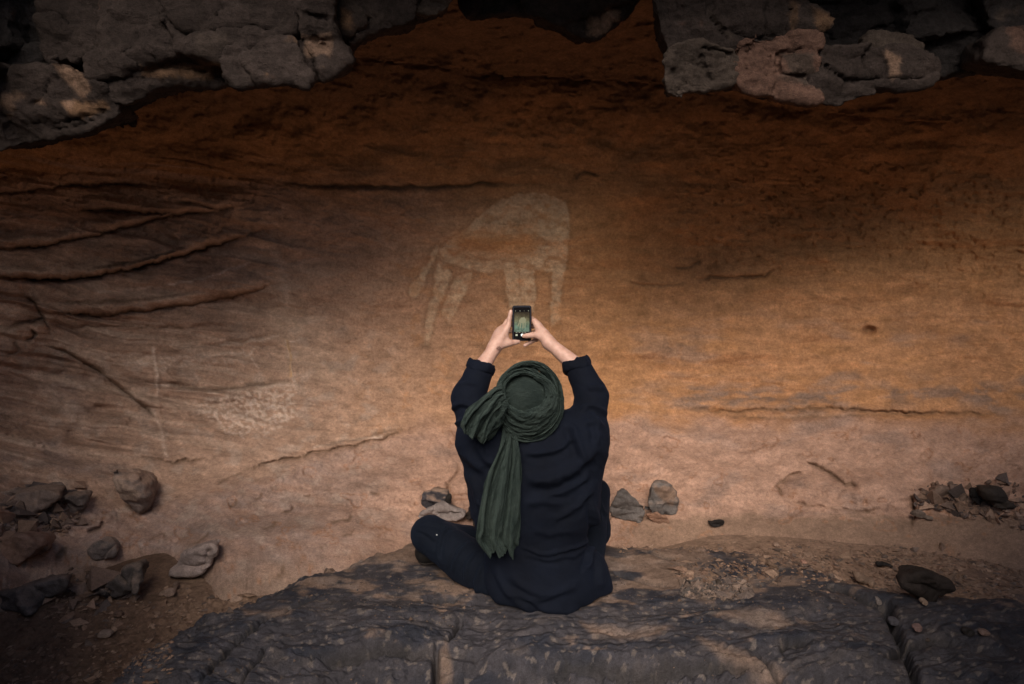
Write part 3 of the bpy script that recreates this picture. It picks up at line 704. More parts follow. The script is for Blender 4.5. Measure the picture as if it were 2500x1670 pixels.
block([(98, -330), (231, -330), (228, 50), (216, 116), (180, 124), (140, 124), (98, 146), (93, 60)], 2.60, 0.6, 2, facet=0.025, amount=-0.1)
block([(243, -330), (716, -330), (712, -20), (706, 40), (697, 82), (640, 100), (575, 108), (556, 120), (548, 150), (546, 186), (480, 190), (350, 188), (325, 215), (290, 240), (228, 205), (215, 160), (218, 128), (238, 100)], 2.56, 0.75, 3, facet=0.05, amount=-0.08, fs=2.4,
      patches=[([(350, 165), (545, 150), (548, 190), (350, 190)], OCH, .7), ([(480, 80), (560, 80), (560, 130), (470, 140)], GREY, .5)],
      grooves=[([(380, -10), (420, 60), (455, 90), (500, 78)], 7, 0.05), ([(500, 78), (600, 68), (680, 72)], 6, 0.03), ([(555, -20), (535, 30), (500, 50)], 4, 0.03), ([(345, 155), (430, 158), (490, 160)], 5, 0.04), ([(340, 60), (335, 100), (300, 140)], 5, 0.03), ([(310, 140), (345, 155), (355, 185)], 6, 0.05)])
block([(553, 122), (575, 110), (640, 104), (694, 86), (704, 125), (716, 160), (744, 190), (700, 176), (640, 180), (558, 186), (549, 170)], 2.50, 0.5, 4, VARN * 1.15, OCH, 0.06, k=0.03, facet=0.03, h=0.008)
block([(-260, 168), (95, 152), (150, 160), (212, 205), (228, 210), (266, 258), (205, 296), (100, 326), (0, 346), (-260, 400)], 2.52, 0.7, 5, VARN, OCH, 0.05, h=0.010,
      patches=[([(125, 150), (190, 165), (222, 215), (200, 240), (165, 200)], TAN * .6, .9), ([(0, 230), (60, 225), (30, 270), (0, 260)], TAN * .5, .7), ([(150, 250), (262, 250), (265, 265), (200, 290), (170, 280)], OCH, .8), ([(88, 245), (106, 245), (104, 256), (90, 256)], TAN, .8), ([(155, 248), (190, 250), (185, 262), (160, 262)], TAN, .8)],
      grooves=[([(0, 290), (100, 288), (180, 275), (240, 262)], 6, 0.05), ([(60, 300), (140, 298), (220, 282)], 5, 0.04), ([(90, 180), (60, 230), (20, 245)], 6, 0.03)])
block([(708, -330), (797, -330), (798, 36), (808, 72), (834, 125), (820, 152), (764, 186), (746, 182), (730, 138), (727, 90), (711, 40), (705, 10)], 2.60, 0.55, 6, VARN * 1.2, OCH, 0.08, k=0.06, h=0.009, facet=0.05, patches=[([(740, 90), (810, 80), (815, 130), (745, 140)], TAN * .8, .6), ([(752, 185), (764, 186), (764, 200), (748, 198)], OCH, .9)],
      grooves=[([(740, 30), (790, 40), (800, 70)], 6, 0.04), ([(735, 98), (765, 96), (800, 110)], 4, 0.02), ([(712, 30), (728, 50), (724, 90)], 5, 0.04)])
block([(806, -330), (1010, -330), (1010, 6), (1003, 30), (960, 46), (900, 52), (862, 78), (846, 76), (832, 58), (838, 22), (812, 10)], 2.75, 0.55, 7, VARN * 1.1, TAN, 0.02, k=0.07, facet=0.03, patches=[([(832, 20), (860, 30), (858, 78), (835, 70)], OCH, .7), ([(866, 14), (960, 40), (900, 60)], GREY, .5)])
block([(1014, -330), (1120, -330), (1098, -4), (1060, 16), (1034, 22), (1014, 12)], 2.78, 0.5, 8, GREY, TAN, 0.1, h=0.009)
block([(1270, -330), (1560, -330), (1545, -30), (1536, 12), (1516, 36), (1486, 64), (1458, 86), (1438, 88), (1402, 74), (1370, 50), (1300, 26), (1276, -10)], 2.95, 0.55, 9, VARN * 0.8, OCH, 0.02, k=0.12, facet=0.02, patches=[([(1440, 50), (1500, 20), (1520, 30), (1460, 90), (1436, 90)], TAN * .8, .6)])
for bk in ([(-260, -330), (1120, -330), (1095, -12), (1000, 20), (850, 60), (800, 140), (745, 168), (640, 172), (350, 176), (250, 240), (190, 285), (90, 312), (-260, 385)], [(1612, -330), (2800, -330), (2800, 170), (2500, 138), (2330, 170), (2200, 190), (2080, 224), (1990, 226), (1850, 200), (1660, 200), (1650, 150), (1640, 60)], [(1100, -330), (1640, -330), (1610, -40), (1500, 10), (1440, 56), (1380, 40), (1290, 6), (1180, 12), (1110, 30)]):
    block(bk, 2.80 if bk[0][0] != 1100 else 3.05, 0.5, 21 + bk[0][0] % 7, DARK, OCH * 0.5, -0.05, k=0.06, facet=0.06, h=0.013)
# right-hand brow
block([(1606, -330), (1930, -330), (1952, -10), (1992, 14), (2032, 40), (2026, 64), (1990, 82), (1920, 82), (1832, 82), (1815, 104), (1776, 96), (1690, 92), (1648, 114), (1640, 86), (1614, 10)], 2.60, 0.65, 10, VARN, PINK, 0.0, facet=0.04,
      patches=[([(1985, 15), (2035, 40), (2025, 70), (1995, 78)], OCH, .7), ([(1735, 20), (1765, 60), (1800, 95), (1780, 96), (1740, 50)], GREY, .7), ([(1935, 0), (1950, 10), (1935, 80), (1925, 70)], OCH, .5)],
      grooves=[([(1745, -10), (1738, 30), (1770, 60), (1790, 95)], 6, 0.04), ([(1938, 0), (1948, 20), (1930, 80)], 4, 0.02), ([(1780, 60), (1840, 84), (1930, 84)], 6, 0.04)])
block([(1640, 124), (1696, 98), (1760, 108), (1808, 128), (1812, 186), (1760, 194), (1752, 200), (1700, 202), (1652, 220), (1646, 198), (1641, 150)], 2.54, 0.5, 11, GREY * 0.95, GREY * 1.2, 0.05, k=0.05, facet=0.03, h=0.008,
      grooves=[([(1710, 112), (1760, 112), (1800, 125)], 5, 0.04), ([(1715, 115), (1730, 160), (1756, 190)], 6, 0.02)])
block([(1817, 108), (1838, 98), (1960, 92), (2012, 90), (2000, 108), (1985, 116), (1995, 160), (1990, 210), (2004, 234), (1960, 226), (1910, 214), (1860, 206), (1816, 200)], 2.56, 0.55, 12, PINK * 0.95, TAN, 0.1, k=0.035, facet=0.03, h=0.008,
      patches=[([(1905, 130), (1990, 128), (1990, 190), (1960, 205), (1925, 170)], GREY * .9, .9), ([(1910, 170), (1980, 180), (1985, 210), (1900, 195)], GREY, .6)],
      grooves=[([(1990, 112), (1920, 122), (1905, 145), (1915, 170)], 6, 0.05), ([(1840, 105), (1830, 150), (1845, 195)], 3, 0.012), ([(1870, 100), (1890, 130), (1880, 200)], 3, 0.012)])
block([(1990, 118), (2060, 108), (2180, 104), (2262, 108), (2325, 150), (2334, 180), (2284, 194), (2200, 200), (2140, 212), (2088, 236), (2010, 238), (1994, 212), (1998, 160)], 2.58, 0.6, 13, VARN * 1.15, PINK, 0.03, k=0.05, facet=0.05, h=0.010,
      patches=[([(2160, 120), (2200, 140), (2196, 180), (2180, 195), (2170, 150)], TAN * .9, .7), ([(1910, 218), (2000, 218), (2010, 238), (1930, 236)], TAN, .7)],
      grooves=[([(1990, 140), (2030, 160), (2080, 190), (2150, 185), (2300, 178)], 5, 0.05), ([(2180, 185), (2190, 140)], 5, 0.03), ([(2080, 190), (2075, 225)], 5, 0.03)])
block([(1966, -330), (2470, -330), (2450, 60), (2340, 62), (2280, 80), (2200, 92), (2100, 84), (2048, 74), (2040, 40), (2000, 8)], 2.78, 0.55, 14, DARK, GREY, -0.05, k=0.08, facet=0.08, grooves=[([(2150, 70), (2250, 30), (2300, 20)], 5, 0.04)])
block([(2140, 78), (2200, 84), (2262, 108), (2262, 118), (2210, 112), (2150, 98)], 2.64, 0.4, 15, GREY * 1.1, TAN, 0.1, k=0.03, facet=0.02, h=0.008)
block([(2420, -330), (2800, -330), (2800, 40), (2520, 60), (2462, 58), (2446, 20)], 2.66, 0.6, 16, DARK, GREY, 0)
block([(2452, 66), (2480, 54), (2530, 58), (2700, 60), (2700, 190), (2500, 146), (2438, 140), (2444, 100)], 2.58, 0.6, 17, VARN, PINK, 0.1, h=0.010, patches=[([(2460, 58), (2500, 60), (2500, 130), (2470, 120)], PINK, .7)])
block([(2262, 120), (2330, 66), (2440, 66), (2436, 140), (2380, 160), (2336, 176)], 2.74, 0.5, 18, DARK, GREY, 0)
# ------------------------------------------------------------------ unseen rock added round the camera to block light
def shade_flank(side, seed):
    """unseen light blocker beside the camera: a low shoulder stepping back into a tall side."""
    yy = np.linspace(-4.0, 2.1, 90); ss = np.linspace(0, 1, 90)
    Yg, Sg = np.meshgrid(yy, ss)
    low = np.maximum(0.74 * Yg + 0.62, 1.0) + 0.55 * np.maximum(-0.2 - Yg, 0)
    top = 1.95 + 0.35 * fbm(Yg * 0.9, seed, 0.5, 3, seed + 7)
    Z = np.interp(Sg, [0, 0.4, 0.5, 0.62, 1.0], [0, 0.92, 1.0, 1.06, 2.6]); Z = np.where(Z <= 1.06, -0.6 + Z * (top + 0.6), top + (Z - 1.0) * 1.2)
    X = low + np.interp(Sg, [0, 0.4, 0.5, 0.62, 1.0], [-0.05, 0.03, 0.25, 1.5, 2.1]) + 0.10 * fbm(Yg * 1.6, Z * 1.8, seed, 4, seed)
    X = np.maximum(X, low + 0.02)
    V = np.stack([side * X, Yg, Z], -1).reshape(-1, 3); q = gridq(*X.shape)
    if side < 0: q = q[:, ::-1]
    c = np.zeros((len(V), 3)) + np.array((0.15, 0.11, 0.09)); c *= (1 + 0.3 * fbm(Yg * 3, Z * 5, 2, 4, seed + 3)).reshape(-1, 1)
    return tag(link('added_shade_flank', new_mesh('added_shade_flank', V, q, np.clip(c, .02, .7), mat=M_WALL)), kind='structure')
shade_flank(-1, 501); shade_flank(1, 511)
def shade_wall():  # unseen wall added behind the camera to cut low skylight
    xx = np.linspace(-12, 12, 120); zz = np.linspace(-0.6, 3.6, 60); X, Z = np.meshgrid(xx, zz)
    Yb = -6.5 - 0.12 * Z + 0.5 * fbm(X * 0.4, Z * 0.6, 3, 4, 521)
    c = np.zeros((X.size, 3)) + np.array((0.20, 0.14, 0.105)); c *= (1 + 0.3 * fbm(X * 1.5, Z * 3, 2, 4, 523)).reshape(-1, 1)
    tag(link('added_shade_wall', new_mesh('added_shade_wall', np.stack([X, Yb, Z], -1).reshape(-1, 3), gridq(*X.shape)[:, ::-1], np.clip(c, .02, .7), mat=M_WALL)), kind='structure')
shade_wall()

# ------------------------------------------------------------------ the seated person
def J(px, py, Y): return at(px, py, Y)
PR = np.array((J(1310, 1440, 2.42)[0], 2.42, 0.0))
person = root('person', PR)
tag(person, 'person in a green headscarf and black clothes sitting cross-legged, holding up a phone', 'person')
def part(name, V, Qd, mat, parent=None, smooth=True):
    return link(name, new_mesh(name, np.asarray(V) - PR, Qd, smooth=smooth, mat=mat), parent or person)
# joints
sL, eL, cL, wL = J(1170, 1075, 2.36), J(1143, 972, 2.44), J(1172, 903, 2.49), J(1205, 853, 2.535)
sR, eR, cR, wR = J(1428, 1070, 2.36), J(1444, 968, 2.44), J(1410, 896, 2.49), J(1341, 838, 2.535)
hipL, kneeL, ankL = J(1225, 1425, 2.42), J(1050, 1306, 2.52), J(1290, 1345, 2.78)
hipR, kneeR, ankR = J(1410, 1415, 2.42), J(1449, 1206, 2.66), J(1180, 1335, 2.66)
headC = J(1294, 985, 2.385)
face = np.array((0.0, 0.94, 0.34)); face /= np.linalg.norm(face)
PHY = 2.575                                                   # distance of the phone
# ---- body: one continuous surface (head, trunk, arms, hands with fingers, legs)
fing = []
def finger(pts, r0, r1):
    n = len(pts) - 1
    for i in range(n):
        fing.append((pts[i], pts[i + 1], r0 + (r1 - r0) * i / n, r0 + (r1 - r0) * (i + 1) / n))
# left hand: back of the hand to the camera, index finger up the phone's side, thumb under its lower edge
kL = [J(1240, 797, 2.560), J(1229, 799, 2.572), J(1219, 805, 2.578), J(1212, 814, 2.580)]
finger([kL[0], J(1243.5, 779, 2.566), J(1246, 766, 2.568), J(1247, 760, 2.569)], 0.0098, 0.0070)
finger([kL[1], J(1238, 784, 2.598), J(1254, 778, 2.607), J(1270, 779, 2.606)], 0.0098, 0.0072)
finger([kL[2], J(1232, 796, 2.606), J(1250, 793, 2.610), J(1266, 795, 2.608)], 0.0095, 0.0070)
finger([kL[3], J(1226, 810, 2.606), J(1243, 809, 2.610), J(1256, 810, 2.608)], 0.0088, 0.0066)
finger([J(1222, 842, 2.542), J(1245, 837, 2.556), J(1257, 836, 2.566), J(1266, 834.5, 2.574)], 0.0150, 0.0078)
# right hand: thumb across the screen, fingers behind, one finger hanging below
kR = [J(1305, 784, 2.572), J(1315, 793, 2.578), J(1321, 806, 2.582), J(1322, 819, 2.580)]
finger([kR[0], J(1298, 778, 2.602), J(1286, 782, 2.612), J(1274, 786, 2.610)], 0.0098, 0.0070)
finger([kR[1], J(1300, 796, 2.608), J(1284, 800, 2.614), J(1270, 803, 2.612)], 0.0098, 0.0072)
finger([kR[2], J(1304, 812, 2.610), J(1288, 816, 2.614), J(1276, 818, 2.612)], 0.0095, 0.0070)
finger([kR[3], J(1310, 829, 2.590), J(1296, 835, 2.590), J(1281, 843.5, 2.586)], 0.0092, 0.0068)
finger([J(1330, 826, 2.540), J(1312, 818, 2.552), J(1299, 818.5, 2.559), J(1286, 820, 2.5615), J(1279, 820.5, 2.5635)], 0.0150, 0.0080)
Rh = np.eye(3)
fu = np.cross(np.array((1., 0, 0)), face); fu /= np.linalg.norm(fu)
Rh[:, 0] = (1, 0, 0); Rh[:, 1] = face; Rh[:, 2] = fu
def head_pt(x, y, z): return headC + Rh @ np.array((x, y, z))
def body_sdf(p):
    out = np.full(len(p), 0.3, np.float32)
    lowm = p[:, 2] < 0.60; him = p[:, 2] > 0.40
    a = np.full(len(p), 9.0, np.float32); b = a.copy()
    if lowm.any(): a[lowm] = body_low(p[lowm])
    if him.any(): b[him] = body_high(p[him])
    w = p[:, 2]
    return np.where(w < 0.40, a, np.where(w > 0.60, b, smin(a, b, 0.01)))
def trunk(p):
    t = cone(p, J(1305, 1140, 2.41), J(1315, 1260, 2.40), 0.135, 0.12)
    return smin(t, cone(p, J(1315, 1280, 2.40), J(1320, 1400, 2.42), 0.12, 0.125), 0.06)
def body_low(p):
    d = trunk(p)
    for a, b, c in ((hipL, kneeL, ankL), (hipR, kneeR, ankR)):
        d = smin(d, cone(p, a, b, 0.072, 0.05), 0.03); d = smin(d, cone(p, b, c, 0.048, 0.036), 0.02)
    return d
def body_high(p):
    d = ell(p, headC, (0.074, 0.094, 0.100), Rh)                                              # skull
    d = smin(d, ell(p, head_pt(0, 0.048, -0.062), (0.052, 0.052, 0.062), Rh), 0.03)           # jaw
    d = smin(d, cone(p, head_pt(0, 0.094, 0.004), head_pt(0, 0.112, -0.030), 0.008, 0.013), 0.012)   # nose
    d = smin(d, cone(p, head_pt(-0.018, 0.092, -0.060), head_pt(0.018, 0.092, -0.060), 0.007, 0.007), 0.008)  # lips
    for s in (-1, 1):
        d = smax(d, -ell(p, head_pt(s * 0.031, 0.098, 0.004), (0.016, 0.012, 0.010), Rh), 0.008)     # eye sockets
        d = smin(d, ell(p, head_pt(s * 0.031, 0.082, 0.004), (0.012, 0.012, 0.011), Rh), 0.003)      # eyes
        d = smin(d, ell(p, head_pt(s * 0.077, 0.0, -0.008), (0.010, 0.020, 0.032), Rh), 0.006)       # ears
    neck = J(1300, 1090, 2.40)
    d = smin(d, cone(p, headC - fu * 0.06, neck, 0.055, 0.062), 0.03)
    t = trunk(p)
    for s in (sL, sR): t = smin(t, cone(p, neck, s, 0.05, 0.055), 0.06)
    d = smin(d, t, 0.05)
    hm = (p[:, 1] > 2.46) & (p[:, 2] > 0.80)
    for (a, b, c, w, kn) in ((sL, eL, cL, wL, kL), (sR, eR, cR, wR, kR)):
        arm = cone(p, a, b, 0.05, 0.038)
        arm = smin(arm, cone(p, b, c, 0.040, 0.0335), 0.02)
        arm = smin(arm, cone(p, c, w, 0.0335, 0.0225), 0.01)
        d = smin(d, arm, 0.012)
        if not hm.any(): continue
        h_ = p[hm]; hand = np.full(len(h_), 9.0, np.float32)
        for i, k in enumerate(kn):
            q = w + (k - w) * 0.25 + (kn[1] - kn[2]) * (0.35 - 0.25 * i)
            hand = smin(hand, cone(h_, q, k, 0.0155, 0.0118), 0.014)
        hand = smin(hand, cone(h_, w, (kn[1] + kn[2]) / 2 * 0.55 + w * 0.45, 0.0215, 0.017), 0.016)
        d[hm] = smin(d[hm], hand, 0.018)
    if not hm.any(): return d
    full = d; d = full[hm]; p = p[hm]
    ths = ((J(1222, 842, 2.542), J(1245, 837, 2.556)), (J(1330, 826, 2.540), J(1312, 818, 2.552)))
    for (a, b), kn, w in zip(ths, (kL, kR), (wL, wR)):
        d = smin(d, cone(p, a, b, 0.0165, 0.0125), 0.012)
        d = smin(d, cone(p, b * 0.75 + a * 0.25, kn[0] * 0.8 + w * 0.2, 0.0085, 0.0085), 0.014)      # web of the thumb
    for a, b, r0, r1 in fing: d = smin(d, cone(p, a, b, r0, r1), 0.0035)
    full[hm] = d
    return full
V, Qd = sdf_mesh(body_sdf, (-0.42, 2.12, -0.02), (0.42, 3.0, 1.25), 0.0031)
V = relax(V, Qd, 1, 0.35)
body = part('body', V, Qd, M_SKIN)
BODYT = BVHTree.FromPolygons(V.tolist(), Qd.tolist())
# nails and the small inked sunburst on the left wrist
def on(tree, px, py, off=0.0):
    d = raydir(px, py); h = tree.ray_cast(Vector(CAMP), Vector(d).normalized())
    p, n = np.array(h[0]), np.array(h[1])
    if n @ d > 0: n = -n
    return p + n * off, n
def patch(tree, px, py, rx, ry, rot, off=0.0006):
    """small thin oval lying on a surface."""
    a = np.linspace(0, 2 * math.pi, 10, endpoint=False); out = []
    for t in a:
        x = rx * math.cos(t); y = ry * math.sin(t)
        out.append(on(tree, px + x * math.cos(rot) - y * math.sin(rot), py + x * math.sin(rot) + y * math.cos(rot), off)[0])
    c = on(tree, px, py, off * 2.2)[0]
    return np.array([c] + out), np.array([[0, 1 + i, 1 + (i + 1) % 10] for i in range(10)])
M_NAIL = plain('finger_nail', (0.62, 0.42, 0.37), 0.35, 0.4)
M_INK = plain('wrist_ink', (0.10, 0.045, 0.04), 0.6)
v_, q_ = patch(BODYT, 1246.6, 761, 1.7, 3.0, 0.05); part('finger_nail', v_, q_, M_NAIL, body)
tv, tq, o = [], [], 0
for k in range(10):
    a = k * 2 * math.pi / 10
    for rr_ in (2.9, 5.4):
        v_, q_ = patch(BODYT, 1217.5 + rr_ * math.cos(a), 851 + rr_ * math.sin(a), 1.25, 0.75, a); tv.append(v_); tq.append(q_ + o); o += len(v_)
v_, q_ = patch(BODYT, 1217.5, 851, 0.9, 0.9, 0); tv.append(v_); tq.append(q_ + o)
tag(part('tattoo', np.concatenate(tv), np.concatenate(tq), M_INK, body), 'ring of tiny ink strokes on the left wrist')

# ---- loose black shirt with rolled sleeves
def shirt_sdf(p):
    t = ell(p, J(1303, 1120, 2.385), (0.185, 0.135, 0.200))
    t = smin(t, ell(p, J(1306, 1250, 2.375), (0.196, 0.150, 0.24)), 0.10)
    t = smin(t, cone(p, J(1185, 1105, 2.375), J(1225, 1230, 2.37), 0.080, 0.095), 0.09)
    t = smin(t, cone(p, J(1418, 1090, 2.375), J(1390, 1220, 2.37), 0.080, 0.095), 0.09)
    t = smin(t, ell(p, J(1330, 1408, 2.375), (0.222, 0.175, 0.150)), 0.09)
    t = smin(t, cone(p, J(1452, 1390, 2.36), J(1474, 1440, 2.35), 0.035, 0.024), 0.06)
    for s, e, c, sg in ((sL, eL, cL, -1), (sR, eR, cR, 1)):
        t = smin(t, cone(p, J(1300, 1095, 2.40), s, 0.085, 0.066), 0.08)
        a = cone(p, s, e, 0.068, 0.055)
        a = smin(a, cone(p, e, c, 0.055, 0.046), 0.03)
        t = smin(t, a, 0.035)
    # collar and neck
    t = smin(t, cone(p, J(1300, 1075, 2.36), J(1302, 1110, 2.36), 0.070, 0.090), 0.05)
    # sleeves end past the elbow; hem rests on the ground
    for e, c in ((eL, cL), (eR, cR)):
        u_ = (c - e) / np.linalg.norm(c - e)
        pl = (p - (c + u_ * 0.012).astype(np.float32)) @ u_.astype(np.float32)
        near = np.linalg.norm(p - c.astype(np.float32), axis=1) < 0.11
        t = np.where(near, smax(t, pl.astype(np.float32), 0.006), t)
    return smax(t, (0.004 - p[:, 2]), 0.02)
V, Qd = sdf_mesh(shirt_sdf, (-0.36, 2.08, -0.03), (0.44, 2.66, 1.12), 0.0055)
V = relax(V, Qd, 1, 0.4); N = vnormals(V, Qd)
px, py = project(V)
frontf = sstep(0.15, -0.25, N[:, 1])                                   # folds traced on the back
fj = 6 * fbm(px / 50, py / 50, 1, 3, 601)
dsp = np.zeros(len(V))
def fold(pts, w, h, asym=0.6):
    """a cloth fold: a ridge with a hollow on one side of it."""
    global dsp
    pp = spline(pts, 24); dd, ss, tt = polyline(px + fj, py + fj, pp, w * 5)
    e = np.clip(np.minimum(tt, 1 - tt) * 5, 0, 1)
    sdist = dd * ss
    dsp += 1.5 * h * e * (np.exp(-(dd / w) ** 2) - asym * np.exp(-((sdist - 1.7 * w) / (1.1 * w)) ** 2)) * (dd < 1e8)
for pts, w, h in [([(1270, 1332), (1320, 1349), (1375, 1345), (1425, 1325), (1448, 1296)], 5, .007), ([(1280, 1352), (1340, 1362), (1400, 1356), (1440, 1338)], 6, .005),
                  ([(1285, 1456), (1320, 1482), (1360, 1490), (1420, 1478)], 7, .009), ([(1205, 1374), (1228, 1430), (1270, 1474), (1320, 1500)], 8, .008), ([(1240, 1400), (1290, 1440), (1350, 1450), (1430, 1420)], 9, .007),
                  ([(1230, 1440), (1290, 1462), (1370, 1462)], 7, .006), ([(1452, 1215), (1450, 1290), (1446, 1350), (1430, 1410)], 6, .012), ([(1462, 1330), (1468, 1390), (1462, 1440)], 8, .006),
                  ([(1278, 1106), (1325, 1108), (1375, 1090), (1408, 1060)], 7, .008), ([(1276, 1168), (1340, 1170), (1405, 1140), (1456, 1085)], 15, .016), ([(1330, 1212), (1400, 1188), (1452, 1140)], 9, .010), ([(1276, 1228), (1330, 1226), (1385, 1236)], 10, .005), ([(1350, 1270), (1410, 1235), (1450, 1190)], 8, .007),
                  ([(1398, 1036), (1410, 1080), (1425, 1120)], 9, .012), ([(1440, 1000), (1458, 1040), (1462, 1090)], 8, .009), ([(1412, 1000), (1440, 990), (1480, 1010)], 6, .009), ([(1430, 950), (1455, 946), (1482, 955)], 6, .006), ([(1415, 1030), (1450, 1030), (1478, 1050)], 7, .007),
                  ([(1104, 1000), (1130, 988), (1160, 998)], 6, .009), ([(1108, 1040), (1135, 1030), (1150, 1050)], 7, .008), ([(1130, 1100), (1160, 1130), (1190, 1150)], 12, .010), ([(1140, 1150), (1165, 1200), (1180, 1250)], 10, .008), ([(1165, 1080), (1185, 1120), (1215, 1140)], 9, .007), ([(1118, 945), (1140, 935), (1165, 945)], 5, .005),
                  ([(1170, 1260), (1172, 1310), (1185, 1370)], 8, .007), ([(1185, 1400), (1200, 1440), (1230, 1480)], 8, .006), ([(1300, 1290), (1350, 1302), (1410, 1290)], 9, .004)]:
    fold(pts, w, h)
dsp *= 0.35 + 0.65 * frontf
x_, y_, z_ = V.T
wq = fbm(x_ * 3, y_ * 3, z_ * 3, 2, 606)
dsp += 0.006 * fbm(x_ * 6 + z_ * 3 + 1.2 * wq, y_ * 6, z_ * 6 - x_ * 2.5, 3, 611) + 0.0022 * ridged(x_ * 9 + 2 * wq, y_ * 9, z_ * 8 + x_ * 4, 3, 615) + 0.0007 * fbm(x_ * 50, y_ * 50, z_ * 50, 2, 617)
V = V + N * dsp[:, None]
V[:, 2] = np.maximum(V[:, 2], -0.012)
shirt = part('shirt', V, Qd, M_SHIRT)
SHT = BVHTree.FromPolygons(V.tolist(), Qd.tolist())
# rolled cuffs: a doubled-over ring of cloth on each sleeve
def cuff(c, e, R, wdt, seed):
    u_ = (c - e) / np.linalg.norm(c - e); a1 = np.cross(u_, (0, 0, 1.0)); a1 /= np.linalg.norm(a1); a2 = np.cross(u_, a1)
    th = np.linspace(0, 2 * math.pi, 72, endpoint=False); ph = np.linspace(0, 2 * math.pi, 20, endpoint=False)
    T, Pp = np.meshgrid(th, ph, indexing='ij')
    n = fbm(np.cos(T) * 1.3, np.sin(T) * 1.3, np.cos(Pp) * 0.8 + seed, 3, 620 + seed)
    rr_ = R + 0.0085 * np.cos(Pp) * (1 + 0.5 * n) + 0.004 * n
    al = wdt * np.sin(Pp) * (1 + 0.25 * n) + 0.007 * np.sin(T * 2 + seed) + 0.004 * n
    V = c + u_ * 0.004 + al[..., None] * u_ + rr_[..., None] * (np.cos(T)[..., None] * a1 + np.sin(T)[..., None] * a2)
    i = np.arange(72 * 20).reshape(72, 20)
    q = np.stack([i, np.roll(i, -1, 0), np.roll(np.roll(i, -1, 0), -1, 1), np.roll(i, -1, 1)], -1).reshape(-1, 4)
    part('cuff', V.reshape(-1, 3), q, M_SHIRT, shirt)
cuff(cL, eL, 0.046, 0.019, 1); cuff(cR, eR, 0.046, 0.020, 2)

# ---- trousers
def trouser_sdf(p):
    d = cone(p, hipL, kneeL, 0.108, 0.071)
    d = smin(d, ell(p, kneeL + np.array((-0.002, 0.0, 0.0)), (0.070, 0.066, 0.068)), 0.02)
    d = smin(d, cone(p, kneeL + np.array((0.0, 0.02, -0.01)), ankL, 0.064, 0.058), 0.03)
    r = cone(p, hipR, kneeR, 0.10, 0.064)
    r = smin(r, cone(p, kneeR, J(1452, 1300, 2.66), 0.062, 0.060), 0.02)
    r = smin(r, cone(p, J(1452, 1300, 2.66), ankR, 0.058, 0.055), 0.03)
    d = smin(d, r, 0.02)
    return smax(d, 0.002 - p[:, 2], 0.015)
V, Qd = sdf_mesh(trouser_sdf, (-0.46, 2.18, -0.03), (0.42, 3.0, 0.48), 0.006)
V = relax(V, Qd, 1, 0.4); N = vnormals(V, Qd); px, py = project(V)
fj = 4 * fbm(px / 40, py / 40, 1, 3, 631); dsp = np.zeros(len(V))
for pts, w, h in [([(1098, 1290), (1078, 1310), (1070, 1350), (1078, 1385)], 4, .007), ([(1108, 1296), (1092, 1318), (1084, 1355)], 4, .005), ([(1150, 1318), (1122, 1345), (1108, 1375), (1104, 1400)], 5, .008), ([(1165, 1340), (1140, 1380), (1135, 1425)], 5, .007), ([(1185, 1370), (1165, 1410), (1165, 1460)], 6, .008), ([(1015, 1290), (1040, 1300), (1070, 1322)], 5, .005), ([(1030, 1272), (1060, 1276), (1100, 1290)], 5, .004), ([(1452, 1180), (1462, 1230), (1468, 1290)], 6, .006), ([(1458, 1225), (1475, 1250), (1488, 1262)], 4, .004)]:
    fold(pts, w, h)
x_, y_, z_ = V.T
dsp += 0.004 * fbm(x_ * 10, y_ * 10, z_ * 12, 4, 641)
V = V + N * dsp[:, None]; V[:, 2] = np.maximum(V[:, 2], -0.012)
trousers = part('trousers', V, Qd, M_TROUSER)
TRT = BVHTree.FromPolygons(V.tolist(), Qd.tolist())
v_, q_ = patch(TRT, 1066, 1306, 1.9, 1.6, 0.4, 0.0015)
part('trouser_rivet', v_, q_, plain('pale_metal', (0.55, 0.58, 0.62), 0.4, 0.5), trousers)
# ---- shoes (the right one is tucked under the left knee)
def shoe_sdf(p, a, b, c):
    d = cone(p, a, b, 0.046, 0.040)
    d = smin(d, cone(p, b, c, 0.040, 0.034), 0.03)
    return smax(d, 0.003 - p[:, 2], 0.012)
def shoe(a, b, c):
    a, b, c = map(np.asarray, (a, b, c))
    lo = np.minimum(np.minimum(a, b), c) - 0.07; hi = np.maximum(np.maximum(a, b), c) + 0.07
    V, Qd = sdf_mesh(lambda p: shoe_sdf(p, a, b, c), lo, hi, 0.005)
    o = part('shoe', V, Qd, M_SHOE)
    m = 0.0
    Vs, Qq = sdf_mesh(lambda p: np.maximum(np.maximum(shoe_sdf(p, a, b, c) - 0.004, p[:, 2] - 0.020), 0.0005 - p[:, 2]), lo, hi, 0.005)
    part('sole', Vs, Qq, plain('shoe_sole', (0.022, 0.018, 0.016), 0.8), o)
g = J(1050, 1352, 2.56)
shoe((g[0] - 0.018, 2.575, 0.052), (g[0] + 0.075, 2.60, 0.045), (g[0] + 0.17, 2.63, 0.045))
shoe((ankL[0], 2.80, 0.05), (ankL[0] + 0.09, 2.82, 0.045), (ankL[0] + 0.17, 2.82, 0.04))

